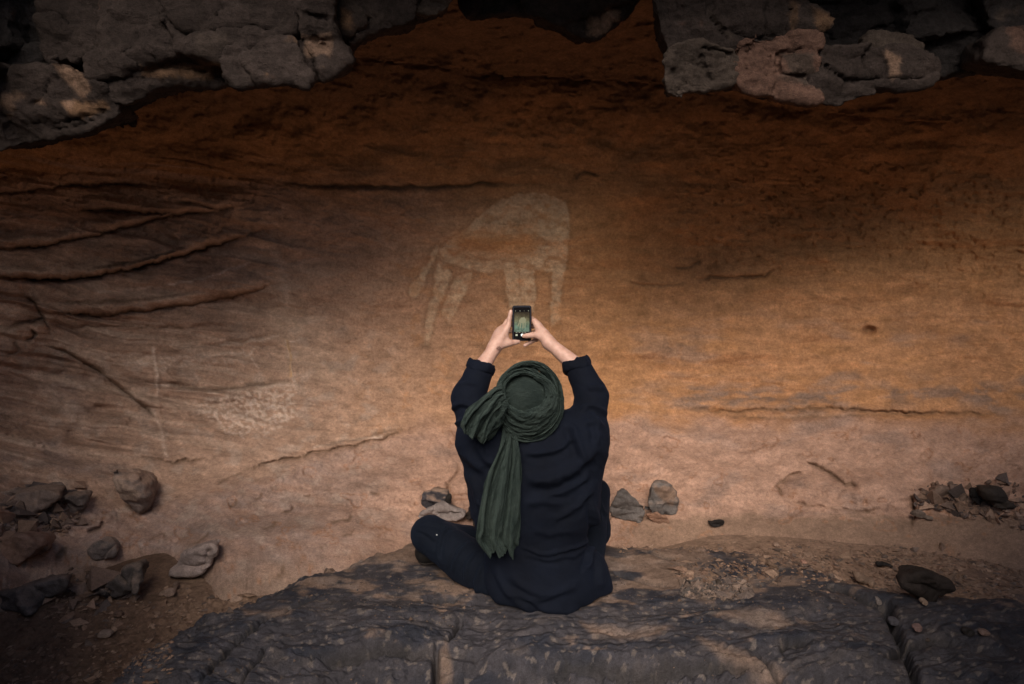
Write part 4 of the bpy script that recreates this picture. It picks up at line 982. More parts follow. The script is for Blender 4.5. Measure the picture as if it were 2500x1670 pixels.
# ---- headscarf: a cap of stretched cloth, thick wraps twisted around it, a bunched wing and a long tail
def strip_mesh(P, thick):
    """closed thin cloth from a grid of points."""
    nr, nc = P.shape[:2]; V = P.reshape(-1, 3); q = gridq(nr, nc); N = vnormals(V, q)
    return V, q, N
hs = ell
cen = J(1283, 963, 2.315)
def cap_mesh():
    th = np.linspace(0, 2 * math.pi, 120, endpoint=False); ph = np.linspace(0.0, 1.75, 70)
    T, Pp = np.meshgrid(th, ph)
    view = (CAMP - cen) / np.linalg.norm(CAMP - cen); ax = view + np.array((0, 0, 0.25)); ax /= np.linalg.norm(ax)
    e1 = np.cross(ax, (0, 0, 1.)); e1 /= np.linalg.norm(e1); e1 = -e1; e2 = np.cross(e1, ax) * -1
    e2 = np.cross(ax, e1); e2 = e2 if e2[2] > 0 else -e2
    base = cen - ax * 0.040
    R = np.array((0.088, 0.092, 0.086))
    x = np.sin(Pp) * np.cos(T); y = np.sin(Pp) * np.sin(T); zc = np.cos(Pp)
    V = base + R[0] * x[..., None] * e1 + R[1] * y[..., None] * e2 + R[2] * zc[..., None] * ax
    N = V - base; N /= np.linalg.norm(N, axis=-1)[..., None]
    wr = fbm(x * 5, y * 34 + 3 * x * x, 2, 4, 651) * 0.0013 + fbm(x * 3, y * 9, 1, 3, 655) * 0.0016
    edge = sstep(0.45, 1.0, np.sin(Pp))
    wr += edge * 0.003 * np.cos(T * 17 + 5 * fbm(x * 2, y * 2, 0, 2, 657)) * sstep(0.2, 1.0, -np.cos(T))
    V = V + N * wr[..., None]
    i = np.arange(70 * 120).reshape(70, 120)
    q = np.stack([i[:-1], i[1:], np.roll(i[1:], -1, 1), np.roll(i[:-1], -1, 1)], -1).reshape(-1, 4)
    return V.reshape(-1, 3), q, (ax, e1, e2)
V, q_, (hax, h1, h2) = cap_mesh()
scarf = part('headscarf', V, q_, M_SCARF)
# wraps: (offset angle, in-plane inner / outer rings traced in the photograph)
inner = smooth_poly([(1230, 962), (1234, 940), (1248, 922), (1270, 914), (1296, 916), (1318, 930), (1334, 948), (1336, 968), (1326, 990), (1306, 1002), (1284, 1009), (1262, 1005), (1244, 994), (1234, 980)], 3)
outer = smooth_poly([(1217, 965), (1214, 945), (1224, 922), (1244, 900), (1270, 888), (1296, 885), (1326, 892), (1354, 912), (1370, 944), (1375, 984), (1370, 1020), (1352, 1052), (1322, 1078), (1290, 1086), (1254, 1076), (1226, 1050), (1213, 1016), (1214, 990)], 3)
def ring_at(poly, ang, c):
    r = poly - c; a = np.arctan2(-r[:, 1], r[:, 0]); k = np.argsort(a); a = a[k]; m = np.hypot(r[k, 0], r[k, 1])
    rr_ = np.interp(ang, np.concatenate([a - 2 * math.pi, a, a + 2 * math.pi]), np.concatenate([m, m, m]))
    return c + np.stack([np.cos(ang) * rr_, -np.sin(ang) * rr_], -1)
C0 = np.array((1286., 968.))
def wrap(t0, t1, depth_c, fat, seed, pleats, a0=0.0, a1=2 * math.pi, lift=0.0, taper=0.0):
    """one turn of cloth: occupies t0..t1 of the way from the inner to the outer ring, pleated lengthwise."""
    nu, nv = 300, 84
    u_ = np.linspace(a0, a1, nu); v_ = np.linspace(0, 2 * math.pi, nv, endpoint=False)
    cx = np.stack([np.interp(np.mod(u_ + 0.0, 2 * math.pi), AU, RI[:, i]) for i in (0, 1)], -1); ox_ = np.stack([np.interp(np.mod(u_, 2 * math.pi), AU, RO[:, i]) for i in (0, 1)], -1)
    wob_ = 0.14 * np.sin(u_ * 1 + seed * 2.1) + 0.08 * np.sin(u_ * 2 + seed * 1.7)
    ta = t0 + wob_ * (t0 > 0.02); tb = t1 + wob_ * (t1 < 0.98)
    mid = cx + (ox_ - cx) * ((ta + tb) / 2)[:, None]; half = np.linalg.norm(ox_ - cx, axis=1) * (tb - ta) / 2
    half = half + 2.2
    out = (ox_ - cx) / np.linalg.norm(ox_ - cx, axis=1)[:, None]
    pxm = 2.35 / F * 1.03
    Yc = depth_c[0] + depth_c[1] * np.sin(u_)
    P = np.zeros((nu, nv, 3))
    e = 1 - taper * np.clip(np.abs(np.linspace(-1, 1, nu)) - 0.75, 0, 1) * 4
    pl = v_[None, :] * 1.0 + 0.25 * np.sin(u_ * 3 + seed)[:, None]
    rid = fbm(pl * pleats / 1.9 + seed * 9 + 0.5 * fbm(u_[:, None] * 1.5, pl, seed, 2, 665), u_[:, None] * 1.3, seed, 4, 660 + seed, 0.6)
    rid2 = ridged(pl * pleats / 0.8 + seed * 5, u_[:, None] * 0.9 + 0.4 * pl, seed, 3, 670 + seed)
    r_ = 1 + 0.42 * rid + 0.07 * rid2
    X = np.cos(v_)[None] * (half * e)[:, None] * r_; Zd = np.sin(v_)[None] * fat * e[:, None] * r_
    cxp = mid[:, None, 0] + out[:, None, 0] * X; cyp = mid[:, None, 1] + out[:, None, 1] * X
    Pw = at(cxp, cyp, Yc[:, None] - Zd)
    i = np.arange(nu * nv).reshape(nu, nv)
    q = np.stack([i[:-1], i[1:], np.roll(i[1:], -1, 1), np.roll(i[:-1], -1, 1)], -1).reshape(-1, 4)
    part('scarf_wrap', Pw.reshape(-1, 3), q, M_SCARF, scarf)
AU = np.linspace(0, 2 * math.pi, 400)
RI = ring_at(inner, np.where(AU > math.pi, AU - 2 * math.pi, AU), C0); RO = ring_at(outer, np.where(AU > math.pi, AU - 2 * math.pi, AU), C0)
dc = (2.345, 0.045, math.pi / 2)                                # upper side of the ring is farther from the camera
wrap(0.00, 0.34, (2.288, 0.040, math.pi / 2), 0.028, 1, 3.0)
wrap(0.22, 0.60, (2.318, 0.046, math.pi / 2), 0.034, 2, 4.0)
wrap(0.48, 0.84, (2.338, 0.050, math.pi / 2), 0.042, 3, 4.0)
wrap(0.66, 1.00, (2.366, 0.050, math.pi / 2), 0.060, 4, 5.0)
# nape cloth under the wraps
def cloth_sheet(name, left_edge, right_edge, Y0, pleats, amp, seed, nu=90, nv=110, bulge=0.012, tree=None, clear=0.012, thick=0.003, parent=None, hem=3.0):
    L = spline(left_edge, nu); R = spline(right_edge, nu)
    s = np.linspace(0, 1, nv); S_, U_ = np.meshgrid(s, np.linspace(0, 1, nu))
    P2 = L[:, None] * (1 - S_)[..., None] + R[:, None] * S_[..., None]
    ph = S_ * pleats + 0.35 * fbm(S_ * 3, U_ * 2.2, seed, 3, 680 + seed)
    rid = np.sin(2 * math.pi * ph) + 0.55 * np.sin(2 * math.pi * ph * 2.37 + 1.3 * seed + 1.5 * U_)
    rid += 0.9 * fbm(S_ * pleats * 1.3, U_ * 1.6 + seed, seed, 3, 690 + seed)
    crk = fbm(S_ * 9, U_ * 14, seed, 4, 695 + seed)
    P2 = P2 + np.stack([1.6 * rid, hem * (rid * 0.8 + 1.6 * fbm(S_ * 4, seed, 0.5, 3, 698 + seed)) * U_ ** 6], -1)
    if tree is not None:
        Yb = np.zeros(nu)
        for i in range(nu):
            ys = []
            for f in (0.15, 0.5, 0.85):
                qx = L[i] * (1 - f) + R[i] * f; h = tree.ray_cast(Vector(CAMP), Vector(raydir(qx[0], qx[1])).normalized())
                if h[0] is not None: ys.append(h[0][1])
            Yb[i] = min(ys) if ys else np.nan
        ok = ~np.isnan(Yb); Yb = np.interp(np.arange(nu), np.arange(nu)[ok], Yb[ok])
        ker = np.ones(13) / 13; Yb = np.convolve(np.pad(Yb, 6, 'edge'), ker, 'valid')
        base = Yb[:, None] - clear
        if Y0 is not None: base = np.minimum(base, Y0[0] + (Y0[1] - Y0[0]) * U_ + (9 if Y0[2] else 0) * sstep(0.0, 0.5, U_))
    else:
        base = np.interp(U_, np.linspace(0, 1, len(Y0)), Y0)
    Yd = base - bulge * np.sin(math.pi * S_) - amp * (0.35 + 0.65 * sstep(0, .3, U_)) * rid - 0.0042 * crk
    P = at(P2[..., 0], P2[..., 1], Yd)
    V, q, N = strip_mesh(P, thick)
    if (N[:, 1].mean()) > 0: q = q[:, ::-1]; N = -N
    n = len(V); V2 = np.concatenate([V, V - N * thick]); q2 = np.concatenate([q, q[:, ::-1] + n])
    i = np.arange(n).reshape(nu, nv)
    b = np.concatenate([i[0, :-1], i[:-1, -1], i[-1, ::-1][:-1], i[::-1, 0][:-1]]); b2 = np.roll(b, -1)
    q2 = np.concatenate([q2, np.stack([b, b2, b2 + n, b + n], 1)])
    return part(name, V2, q2, M_SCARF, parent)
cloth_sheet('scarf_nape', [(1226, 1040), (1232, 1068), (1252, 1090), (1275, 1098)], [(1360, 1040), (1352, 1064), (1336, 1084), (1325, 1094)], (2.318, 2.30, 2.285), 3, 0.004, 3, nu=40, nv=90, parent=scarf, hem=2)
# wing: bunched cloth pulled out of the knot, falling over the left shoulder
cloth_sheet('scarf_wing', [(1224, 936), (1200, 950), (1170, 974), (1142, 998), (1127, 1030), (1124, 1050)], [(1234, 996), (1226, 998), (1216, 1018), (1204, 1044), (1192, 1070), (1180, 1084)], (2.245, 2.215, 2.20, 2.205, 2.22), 2.6, 0.013, 1, parent=scarf, bulge=0.03, hem=5)
cloth_sheet('scarf_wing', [(1232, 958), (1214, 970), (1192, 992), (1172, 1016), (1160, 1046), (1156, 1066)], [(1240, 1000), (1234, 1010), (1228, 1030), (1216, 1052), (1204, 1070), (1196, 1078)], (2.225, 2.215, 2.222, 2.235, 2.25), 1.7, 0.009, 5, parent=scarf, bulge=0.022, hem=4)
# tail: long cloth hanging down the back from under the wraps
cloth_sheet('scarf_tail', [(1228, 1030), (1222, 1080), (1208, 1120), (1190, 1160), (1174, 1230), (1164, 1290), (1166, 1322), (1190, 1356)], [(1260, 1030), (1266, 1080), (1271, 1120), (1273, 1170), (1272, 1230), (1269, 1290), (1267, 1330), (1264, 1352)], (2.32, 2.32, True), 2.7, 0.016, 2, nu=150, nv=120, bulge=0.010, tree=SHT, clear=0.022, parent=scarf, hem=9)

# ------------------------------------------------------------------ the phone: case, glass, live picture on the screen
PHC = at(1274, 789.3, PHY)
phone = root('phone', PHC); tag(phone, 'black mobile phone held up in both hands, its camera picture lit on the screen', 'phone')
PT = math.radians(-3)                                        # top leans a touch towards the holder
pu = np.array((0, -math.sin(-PT), math.cos(PT))); pn = np.array((0, -math.cos(PT), -math.sin(-PT) * -1)); pn = np.cross((1., 0, 0), pu); pn = pn if pn[1] < 0 else -pn
pr = np.array((1., 0, 0)) * math.cos(0.012) + pu * math.sin(0.012)
def slab_mesh(w, h, r, d0, d1, n=6, cx=0, cy=0, bev=0.0):
    """rounded rectangle plate between depths d0 (back) and d1 (front), towards the viewer positive."""
    pts = []
    for (sx_, sy_, a0) in ((1, 1, 0), (-1, 1, 90), (-1, -1, 180), (1, -1, 270)):
        for i in range(n + 1):
            a = math.radians(a0 + 90 * i / n); pts.append((sx_ * (w / 2 - r) + r * math.cos(a), sy_ * (h / 2 - r) + r * math.sin(a)))
    m = len(pts); pts = np.array(pts); V = []; rings = [(d0 + bev, 1, 0), (d0 + bev, 1, 0)] if not bev else []
    prof = [(d0, bev), (d0 + bev, 0), (d1 - bev, 0), (d1, bev)] if bev else [(d0, 0), (d1, 0)]
    for d, ins in prof:
        q = pts * np.array(((w - 2 * ins) / w, (h - 2 * ins) / h))
        V.append(pr * (q[:, :1] + cx) + pu * (q[:, 1:] + cy) + pn * d)
    V = np.concatenate(V); F_ = []
    k = len(prof)
    for j in range(k - 1):
        for i in range(m): F_.append([j * m + i, j * m + (i + 1) % m, (j + 1) * m + (i + 1) % m, (j + 1) * m + i])
    F_.append(list(range((k - 1) * m, k * m))); F_.append(list(range(m))[::-1])
    return V, F_
def ppart(name, geo, mat, parent=None, smooth=False):
    me = bpy.data.meshes.new(name); me.from_pydata(geo[0].tolist(), [], geo[1]); me.update(); me.materials.append(mat)
    if smooth: me.polygons.foreach_set('use_smooth', [True] * len(me.polygons))
    return link(name, me, parent or phone)
M_CASE = plain('black_case', (0.012, 0.012, 0.016), 0.45, 0.4); M_RIM = plain('blue_grey_rim', (0.03, 0.034, 0.055), 0.35, 0.5)
M_GLASS = plain('dark_glass', (0.006, 0.006, 0.008), 0.12, 0.5)
case = ppart('case', slab_mesh(0.0735, 0.1370, 0.010, -0.0055, 0.0040, 6, 0, 0, 0.0018), M_CASE)
ppart('case_rim', slab_mesh(0.0660, 0.1295, 0.007, 0.0040, 0.0046), M_RIM, case)
glass = ppart('glass', slab_mesh(0.0630, 0.1265, 0.006, 0.0046, 0.0050), M_GLASS)
def screen_material():
    m, t, b = nodes('lit_screen')
    tc = t.nodes.new('ShaderNodeTexCoord'); sp = t.nodes.new('ShaderNodeSeparateXYZ'); t.links.new(tc.outputs['Object'], sp.inputs[0])
    mr = t.nodes.new('ShaderNodeMapRange'); mr.inputs[1].default_value = -0.036; mr.inputs[2].default_value = 0.044
    t.links.new(sp.outputs['Z'], mr.inputs[0])
    r = ramp(t, mr.outputs[0], [(0.0, (0.115, 0.165, 0.125)), (0.30, (0.105, 0.165, 0.115)), (0.62, (0.125, 0.115, 0.062)), (0.85, (0.050, 0.038, 0.020)), (1.0, (0.020, 0.014, 0.008))])
    n = add_noise(t, 95, 4, 0.6, tc.outputs['Object'])
    c = mul(t, r.outputs[0], ramp(t, n.outputs[0], [(0.35, 0.6), (0.65, 1.45)]).outputs[0])
    b.inputs['Base Color'].default_value = (0.01, 0.01, 0.01, 1); b.inputs['Roughness'].default_value = 0.15
    t.links.new(c, b.inputs['Emission Color']); b.inputs['Emission Strength'].default_value = 0.55
    return m
M_SCREEN = screen_material()
scr = ppart('screen', slab_mesh(0.0575, 0.076, 0.0005, 0.0050, 0.0053, 2, 0, 0.0065), M_SCREEN)
M_PALE = plain('screen_pale', (0.02, 0.02, 0.02), 0.3, 0.3, (0.42, 0.42, 0.30), 0.6); M_WHITE = plain('screen_white', (0.02, 0.02, 0.02), 0.3, 0.3, (0.85, 0.85, 0.78), 0.8)
M_ANIM = plain('screen_drawing', (0.02, 0.02, 0.02), 0.3, 0.3, (0.235, 0.225, 0.135), 0.55)
def flat(polys, d):
    V = []; F_ = []; o = 0
    for p in polys:
        p = np.array(p, float) / 1000; V.append(pr * p[:, :1] + pu * p[:, 1:] + pn * d); F_.append(list(range(o, o + len(p)))); o += len(p)
    return np.concatenate(V), F_
# the painting seen on the screen: back and legs of the animal
ppart('screen_image', flat([[(-10, 14), (-2, 23), (10, 24), (16, 16), (14, 4), (4, 2), (-12, 4)], [(-12, 4), (-17, -10), (-14, -12), (-8, 2)], [(-7, 3), (-8, -16), (-4, -16), (-3, 3)], [(3, 3), (2, -19), (6, -19), (7, 3)], [(11, 4), (10, -18), (13, -18), (14, 5)]], 0.0055), M_ANIM, scr)
def disc(x, y, r, n=16): return [(x + r * math.cos(2 * math.pi * i / n), y + r * math.sin(2 * math.pi * i / n)) for i in range(n)]
ppart('shutter_button', flat([disc(1.5, -44.5, 5.2)], 0.0053), M_WHITE, glass)
ppart('picture_thumbnail', flat([[(-24, -48), (-16, -48), (-16, -41), (-24, -41)]], 0.0053), M_PALE, glass)
for x_, c_ in ((-24, 1.2), (-7, 1.3), (9, 0.9), (25, 1.4)):
    ppart('status_icon', flat([disc(x_, 49, c_, 8)], 0.0053), M_PALE, glass)
ppart('mode_text', flat([[(x_ - 3, -34.8), (x_ + 3, -34.8), (x_ + 3, -33.4), (x_ - 3, -33.4)] for x_ in (-20, -9, 3, 13)], 0.0053), M_PALE, glass)
ppart('speaker_slot', flat([[(-5, 57.6), (5, 57.6), (5, 58.8), (-5, 58.8)]], 0.0053), plain('slot_black', (0.002, 0.002, 0.002), 0.8), glass)

# ------------------------------------------------------------------ loose stones, each one by itself
M_STONE = rock_material('loose_stone', (0.78, 1.2), 0.6, 0.85, squash=(1, 1, 1.3), spec=0.25)
def stone(label, poly, foot, seed, base=VARN, fresh=TAN, amount=-0.1, depth=0.16, h=0.007, k=0.05, facet=0.03, group=None, dusty=0.0, dustc=np.array((0.30, 0.205, 0.155)), patches=None, sink=0.02, name='stone', grooves=None, dY=0.0, fs=5.0, taper=0.35, noise=(0.010, 0.005, 0.002), jag=0.006, chip=0.0055):
    g = ground_at(*foot); Y = g[1] - 0.01 + dY
    V, Qd, N = outline_rock(poly, Y, depth, h, k * 0.6, seed, facet * 1.15, taper, noise, sm=1, grooves=grooves, back_k=min(0.08, depth / 2), jag=jag, fs=fs, crease=0.15, chip=chip)
    if not len(V): print('empty stone', label); return None
    V[:, 2] = np.where(V[:, 2] < g[2] + 0.01, V[:, 2] - sink * 0.5, V[:, 2])
    col = rock_colour(V, N, seed, base, fresh, amount, dusty, dustc, patches=patches)
    c = np.array((V[:, 0].mean(), V[:, 1].mean(), V[:, 2].min()))
    return tag(link(name, new_mesh(name, V - c, Qd, col, mat=M_STONE), None, c), label, 'stone', group)
BL = np.array((0.070, 0.066, 0.078))
stone('rounded dark grey stone against the slope behind the left knee', [(1021, 1232), (1024, 1215), (1036, 1203), (1058, 1195), (1085, 1197), (1099, 1206), (1103, 1225), (1100, 1250), (1060, 1264), (1028, 1264)], (1060, 1256), 701, BL, GREY * 1.3, 0.0, h=0.006, dusty=0.75)
stone('small dark stub of stone leaning on the right of the rounded grey one', [(1083, 1226), (1086, 1214), (1098, 1211), (1103, 1222), (1100, 1240), (1088, 1242)], (1094, 1244), 702, DARK * 1.1, GREY, -0.1, depth=0.07, h=0.005, k=0.02, facet=0.01, dY=-0.06)
stone('pale broken flat rock just above the left knee', [(1018, 1266), (1036, 1252), (1064, 1242), (1072, 1233), (1092, 1236), (1110, 1248), (1132, 1250), (1138, 1258), (1132, 1274), (1110, 1282), (1060, 1286), (1020, 1284)], (1090, 1280), 703, np.array((0.24, 0.205, 0.20)), BL * 1.3, 0.15, depth=0.16, h=0.006, k=0.02, facet=0.05, dY=-0.02, grooves=[([(1066, 1262), (1084, 1256), (1104, 1254), (1130, 1258)], 3, 0.025)])
stone('dark rough lump on the right end of the pale broken rock', [(1132, 1262), (1136, 1246), (1146, 1240), (1156, 1246), (1158, 1262), (1152, 1276), (1136, 1278)], (1146, 1278), 704, VARN, PINK, 0.05, depth=0.09, h=0.005, k=0.015, facet=0.03, dY=-0.03)
stone('grey stone half hidden by the left side of the shirt', [(1152, 1280), (1156, 1262), (1166, 1252), (1185, 1252), (1190, 1290), (1156, 1292)], (1166, 1292), 705, GREY * 1.3, TAN, 0.0, depth=0.1, h=0.006, k=0.03, facet=0.01)
stone('dark grey stone with a leaning peak, first to the right of the person', [(1491, 1252), (1504, 1236), (1511, 1208), (1522, 1199), (1542, 1206), (1556, 1220), (1566, 1232), (1584, 1240), (1588, 1256), (1578, 1272), (1574, 1284), (1556, 1287), (1520, 1283), (1496, 1276)], (1540, 1284), 706, np.array((0.115, 0.102, 0.100)), GREY, 0.05, depth=0.18, h=0.006, k=0.04, facet=0.03)
stone('tall upright rounded stone with a pale dusty cap, right of the peaked one', [(1583, 1236), (1590, 1202), (1600, 1186), (1616, 1181), (1640, 1187), (1656, 1198), (1664, 1220), (1664, 1250), (1658, 1268), (1640, 1272), (1600, 1268), (1586, 1258)], (1625, 1268), 707, np.array((0.125, 0.112, 0.110)), GREY, 0.0, depth=0.18, h=0.006, k=0.06, facet=0.015, dusty=0.3,
      patches=[([(1598, 1190), (1640, 1186), (1654, 1210), (1642, 1235), (1622, 1228), (1606, 1208)], TAN * 0.95, 0.8), ([(1588, 1238), (1625, 1238), (1634, 1262), (1590, 1262)], DARK * 1.3, 0.6)])
stone('small reddish brown stone wedged under the tall upright one', [(1576, 1274), (1582, 1262), (1604, 1260), (1624, 1266), (1644, 1274), (1642, 1290), (1630, 1297), (1606, 1294), (1580, 1284)], (1612, 1296), 708, np.array((0.26, 0.15, 0.105)), DARK, 0.1, depth=0.12, h=0.005, k=0.02, facet=0.04)
stone('tiny pinkish stone beside the right knee', [(1482, 1252), (1492, 1250), (1498, 1258), (1496, 1272), (1484, 1278), (1476, 1270)], (1488, 1278), 709, np.array((0.34, 0.22, 0.17)), TAN, 0, depth=0.06, h=0.005, k=0.02, facet=0.01)
stone('small squared black stone lying alone on the sand', [(1731, 1274), (1738, 1276), (1774, 1273), (1777, 1282), (1772, 1294), (1734, 1292)], (1752, 1294), 710, DARK * 1.1, GREY, 0.0, depth=0.08, h=0.004, k=0.012, facet=0.012, noise=(0.004, 0.003, 0.001))
stone('large flat black boulder resting on the slab at the right', [(2212, 1438), (2226, 1420), (2262, 1406), (2296, 1408), (2330, 1424), (2346, 1448), (2344, 1462), (2316, 1476), (2280, 1478), (2240, 1464)], (2285, 1476), 711, VARN * 0.9, GREY, 0.1, depth=0.22, h=0.007, k=0.03, facet=0.025, name='boulder', grooves=[([(2222, 1434), (2260, 1440), (2310, 1460)], 4, 0.02)])
stone('sandy coloured pebble half sunk in the sand left of the black boulder', [(2088, 1412), (2098, 1406), (2118, 1414), (2136, 1424), (2130, 1431), (2104, 1426)], (2112, 1430), 713, np.array((0.20, 0.135, 0.10)), TAN, 0, depth=0.06, h=0.004, k=0.02, facet=0.008)
stone('dark knob of rock at the tip of the right slab edge', [(2148, 1392), (2160, 1380), (2186, 1382), (2206, 1394), (2200, 1402), (2172, 1400), (2150, 1404)], (2170, 1402), 714, DARK, GREY, -0.1, depth=0.10, h=0.005, k=0.02, facet=0.03)
stone('wedge of pale grey stone at the foot of the wall on the right', [(2232, 1280), (2240, 1256), (2258, 1250), (2276, 1256), (2300, 1284), (2284, 1290), (2246, 1290)], (2266, 1288), 715, np.array((0.20, 0.155, 0.13)), TAN, 0.0, depth=0.14, h=0.006, k=0.02, facet=0.04)
stone('dark square stone set in the rubble at the far right', [(2384, 1200), (2404, 1196), (2410, 1232), (2400, 1242), (2382, 1226)], (2396, 1250), 716, DARK, GREY, 0, depth=0.1, h=0.006, k=0.02, facet=0.02)
stone('round grey boulder at the right edge of the picture', [(2408, 1216), (2430, 1196), (2466, 1198), (2492, 1226), (2500, 1252), (2470, 1262), (2420, 1250)], (2456, 1262), 717, GREY * 0.9, TAN, 0, depth=0.22, h=0.008, k=0.09, facet=0.02, name='boulder')
stone('dark angular boulder at the left edge with a flat tilted top', [(-60, 1500), (-60, 1470), (10, 1450), (60, 1436), (112, 1424), (124, 1418), (142, 1446), (138, 1476), (112, 1498), (60, 1512), (0, 1520)], (60, 1512), 718, np.array((0.105, 0.090, 0.088)), TAN, -0.1, depth=0.3, h=0.009, k=0.03, facet=0.06, name='boulder', dusty=0.25)
stone('jagged dark boulder with a broken peak, second from the left edge', [(150, 1492), (176, 1474), (218, 1452), (250, 1428), (262, 1402), (296, 1392), (322, 1402), (330, 1432), (328, 1464), (300, 1484), (240, 1502), (180, 1508)], (250, 1502), 719, np.array((0.085, 0.072, 0.070)), TAN, -0.05, depth=0.28, h=0.008, k=0.02, facet=0.09, name='boulder', dusty=0.3, grooves=[([(270, 1405), (262, 1430), (290, 1450)], 5, 0.05), ([(215, 1456), (240, 1470), (230, 1490)], 5, 0.03)])
stone('smooth pale grey stone with an undercut front edge on the left slope', [(388, 1420), (396, 1398), (424, 1366), (456, 1344), (492, 1332), (524, 1336), (530, 1362), (512, 1384), (490, 1412), (462, 1428), (420, 1430), (390, 1430)], (440, 1428), 720, np.array((0.255, 0.205, 0.195)), GREY, -0.05, depth=0.24, h=0.008, k=0.05, facet=0.03, name='boulder', dusty=0.2, fs=3.5, grooves=[([(500, 1350), (490, 1380), (470, 1410)], 4, 0.02)])
stone('small grey stone bedded in the dust between the left boulders and the wall', [(200, 1350), (214, 1330), (240, 1322), (268, 1340), (276, 1362), (252, 1378), (216, 1378)], (240, 1376), 721, np.array((0.19, 0.155, 0.145)), TAN, 0.0, depth=0.14, h=0.006, k=0.03, facet=0.03, dusty=0.4)
stone('broken reddish block at the far left below the wall', [(-40, 1330), (30, 1312), (76, 1322), (108, 1350), (100, 1372), (40, 1380), (-40, 1384)], (40, 1380), 722, np.array((0.20, 0.125, 0.10)), GREY, 0.05, depth=0.2, h=0.008, k=0.03, facet=0.05, name='boulder')
stone('big half buried boulder with a pale dusty top on the left slope', [(212, 1160), (240, 1150), (284, 1160), (322, 1184), (346, 1214), (352, 1256), (342, 1300), (308, 1318), (262, 1300), (228, 1244)], (290, 1312), 723, np.array((0.20, 0.155, 0.14)), TAN, 0.0, depth=0.4, h=0.010, k=0.14, facet=0.05, name='boulder', dusty=0.8, dustc=np.array((0.36, 0.245, 0.19)), dY=0.06, fs=2.0, noise=(0.006, 0.005, 0.003), chip=0.006, patches=[([(205, 1150), (270, 1150), (345, 1205), (335, 1225), (270, 1215), (215, 1200)], np.array((0.36, 0.26, 0.205)), 0.8)])
stone('broad dusty boulder at the far left under the dark hollow of the wall', [(-60, 1215), (0, 1196), (60, 1188), (120, 1200), (134, 1236), (110, 1262), (40, 1276), (-60, 1280)], (50, 1272), 724, np.array((0.20, 0.15, 0.13)), TAN, 0.0, depth=0.35, h=0.010, k=0.06, facet=0.05, name='boulder', dusty=0.5, dY=0.02)
stone('grey lump of rock between the broad boulder and the pale topped one', [(132, 1228), (150, 1206), (182, 1208), (204, 1232), (196, 1262), (150, 1268)], (170, 1264), 725, np.array((0.17, 0.135, 0.125)), TAN, 0.0, depth=0.22, h=0.008, k=0.05, facet=0.03, dusty=0.5, dY=0.01)
stone('rough brown rock against the wall among the rubble at the right', [(2296, 1236), (2310, 1206), (2346, 1196), (2378, 1210), (2384, 1244), (2350, 1262), (2310, 1262)], (2345, 1262), 726, np.array((0.21, 0.145, 0.115)), TAN, 0.0, depth=0.25, h=0.008, k=0.04, facet=0.05, dY=0.02)
for i, (x, y, w, hh, colr, lab) in enumerate([(2188, 1524, 26, 17, BL, 'grey chip of stone in the crack of the right slab'), (2246, 1540, 28, 18, np.array((.20, .13, .12)), 'pinkish chip of stone lower right of the grey one in the slab crack'), (2372, 1549, 36, 18, DARK * 1.3, 'dark flat stone lying on the right slab among chips'), (2412, 1552, 30, 11, np.array((.19, .13, .11)), 'flat pink sliver beside the dark flat stone'), (2268, 1566, 16, 8, GREY * 1.5, 'thin pale flake below the chips on the right slab'), (1966, 1377, 16, 8, np.array((.36, .21, .16)), 'little orange chip on the dark slab right of the sand hollow'), (2148, 1472, 16, 16, np.array((.2, .17, .16)), 'round pale pebble stuck in the slab crack'), (2262, 1476, 16, 14, np.array((.24, .17, .13)), 'round tan pebble under the black boulder'), (1900, 1334, 18, 9, np.array((.26, .18, .14)), 'pale chip on the edge of the slab at the right'), (408, 1452, 34, 20, np.array((.24, .17, .14)), 'flat pale flake on the soil below the smooth grey stone'), (424, 1436, 14, 22, np.array((.22, .15, .12)), 'narrow upright chip below the smooth grey stone'), (250, 1554, 36, 16, np.array((.24, .18, .15)), 'flat pale flake on the dark soil at lower left'), (392, 1454, 16, 10, np.array((.2, .14, .11)), 'tiny chip left of the flat pale flake'), (282, 1506, 30, 16, np.array((.14, .09, .07)), 'flat brown slip of stone below the jagged boulder'), (1758, 1427, 14, 10, GREY, 'squared bit of stone among the gravel in the slab hollow'), (1682, 1430, 16, 16, DARK * 1.4, 'dark bit of stone at the left end of the gravel')]):
    r = np.random.RandomState(740 + i); n = 7
    a = np.sort(r.rand(n) * .5 + np.arange(n)) / n * 2 * math.pi
    pol = [(x + w / 2 * math.cos(t) * (.8 + .35 * r.rand()), y + hh / 2 * math.sin(t) * (.8 + .35 * r.rand())) for t in a]
    stone(lab, pol, (x, y + hh * .45), 740 + i, colr, TAN, -0.1, depth=0.04, h=0.0030, k=0.005, facet=0.004, noise=(.002, .0015, .001), sink=0.0, jag=0.001, taper=0.1, chip=0.0)
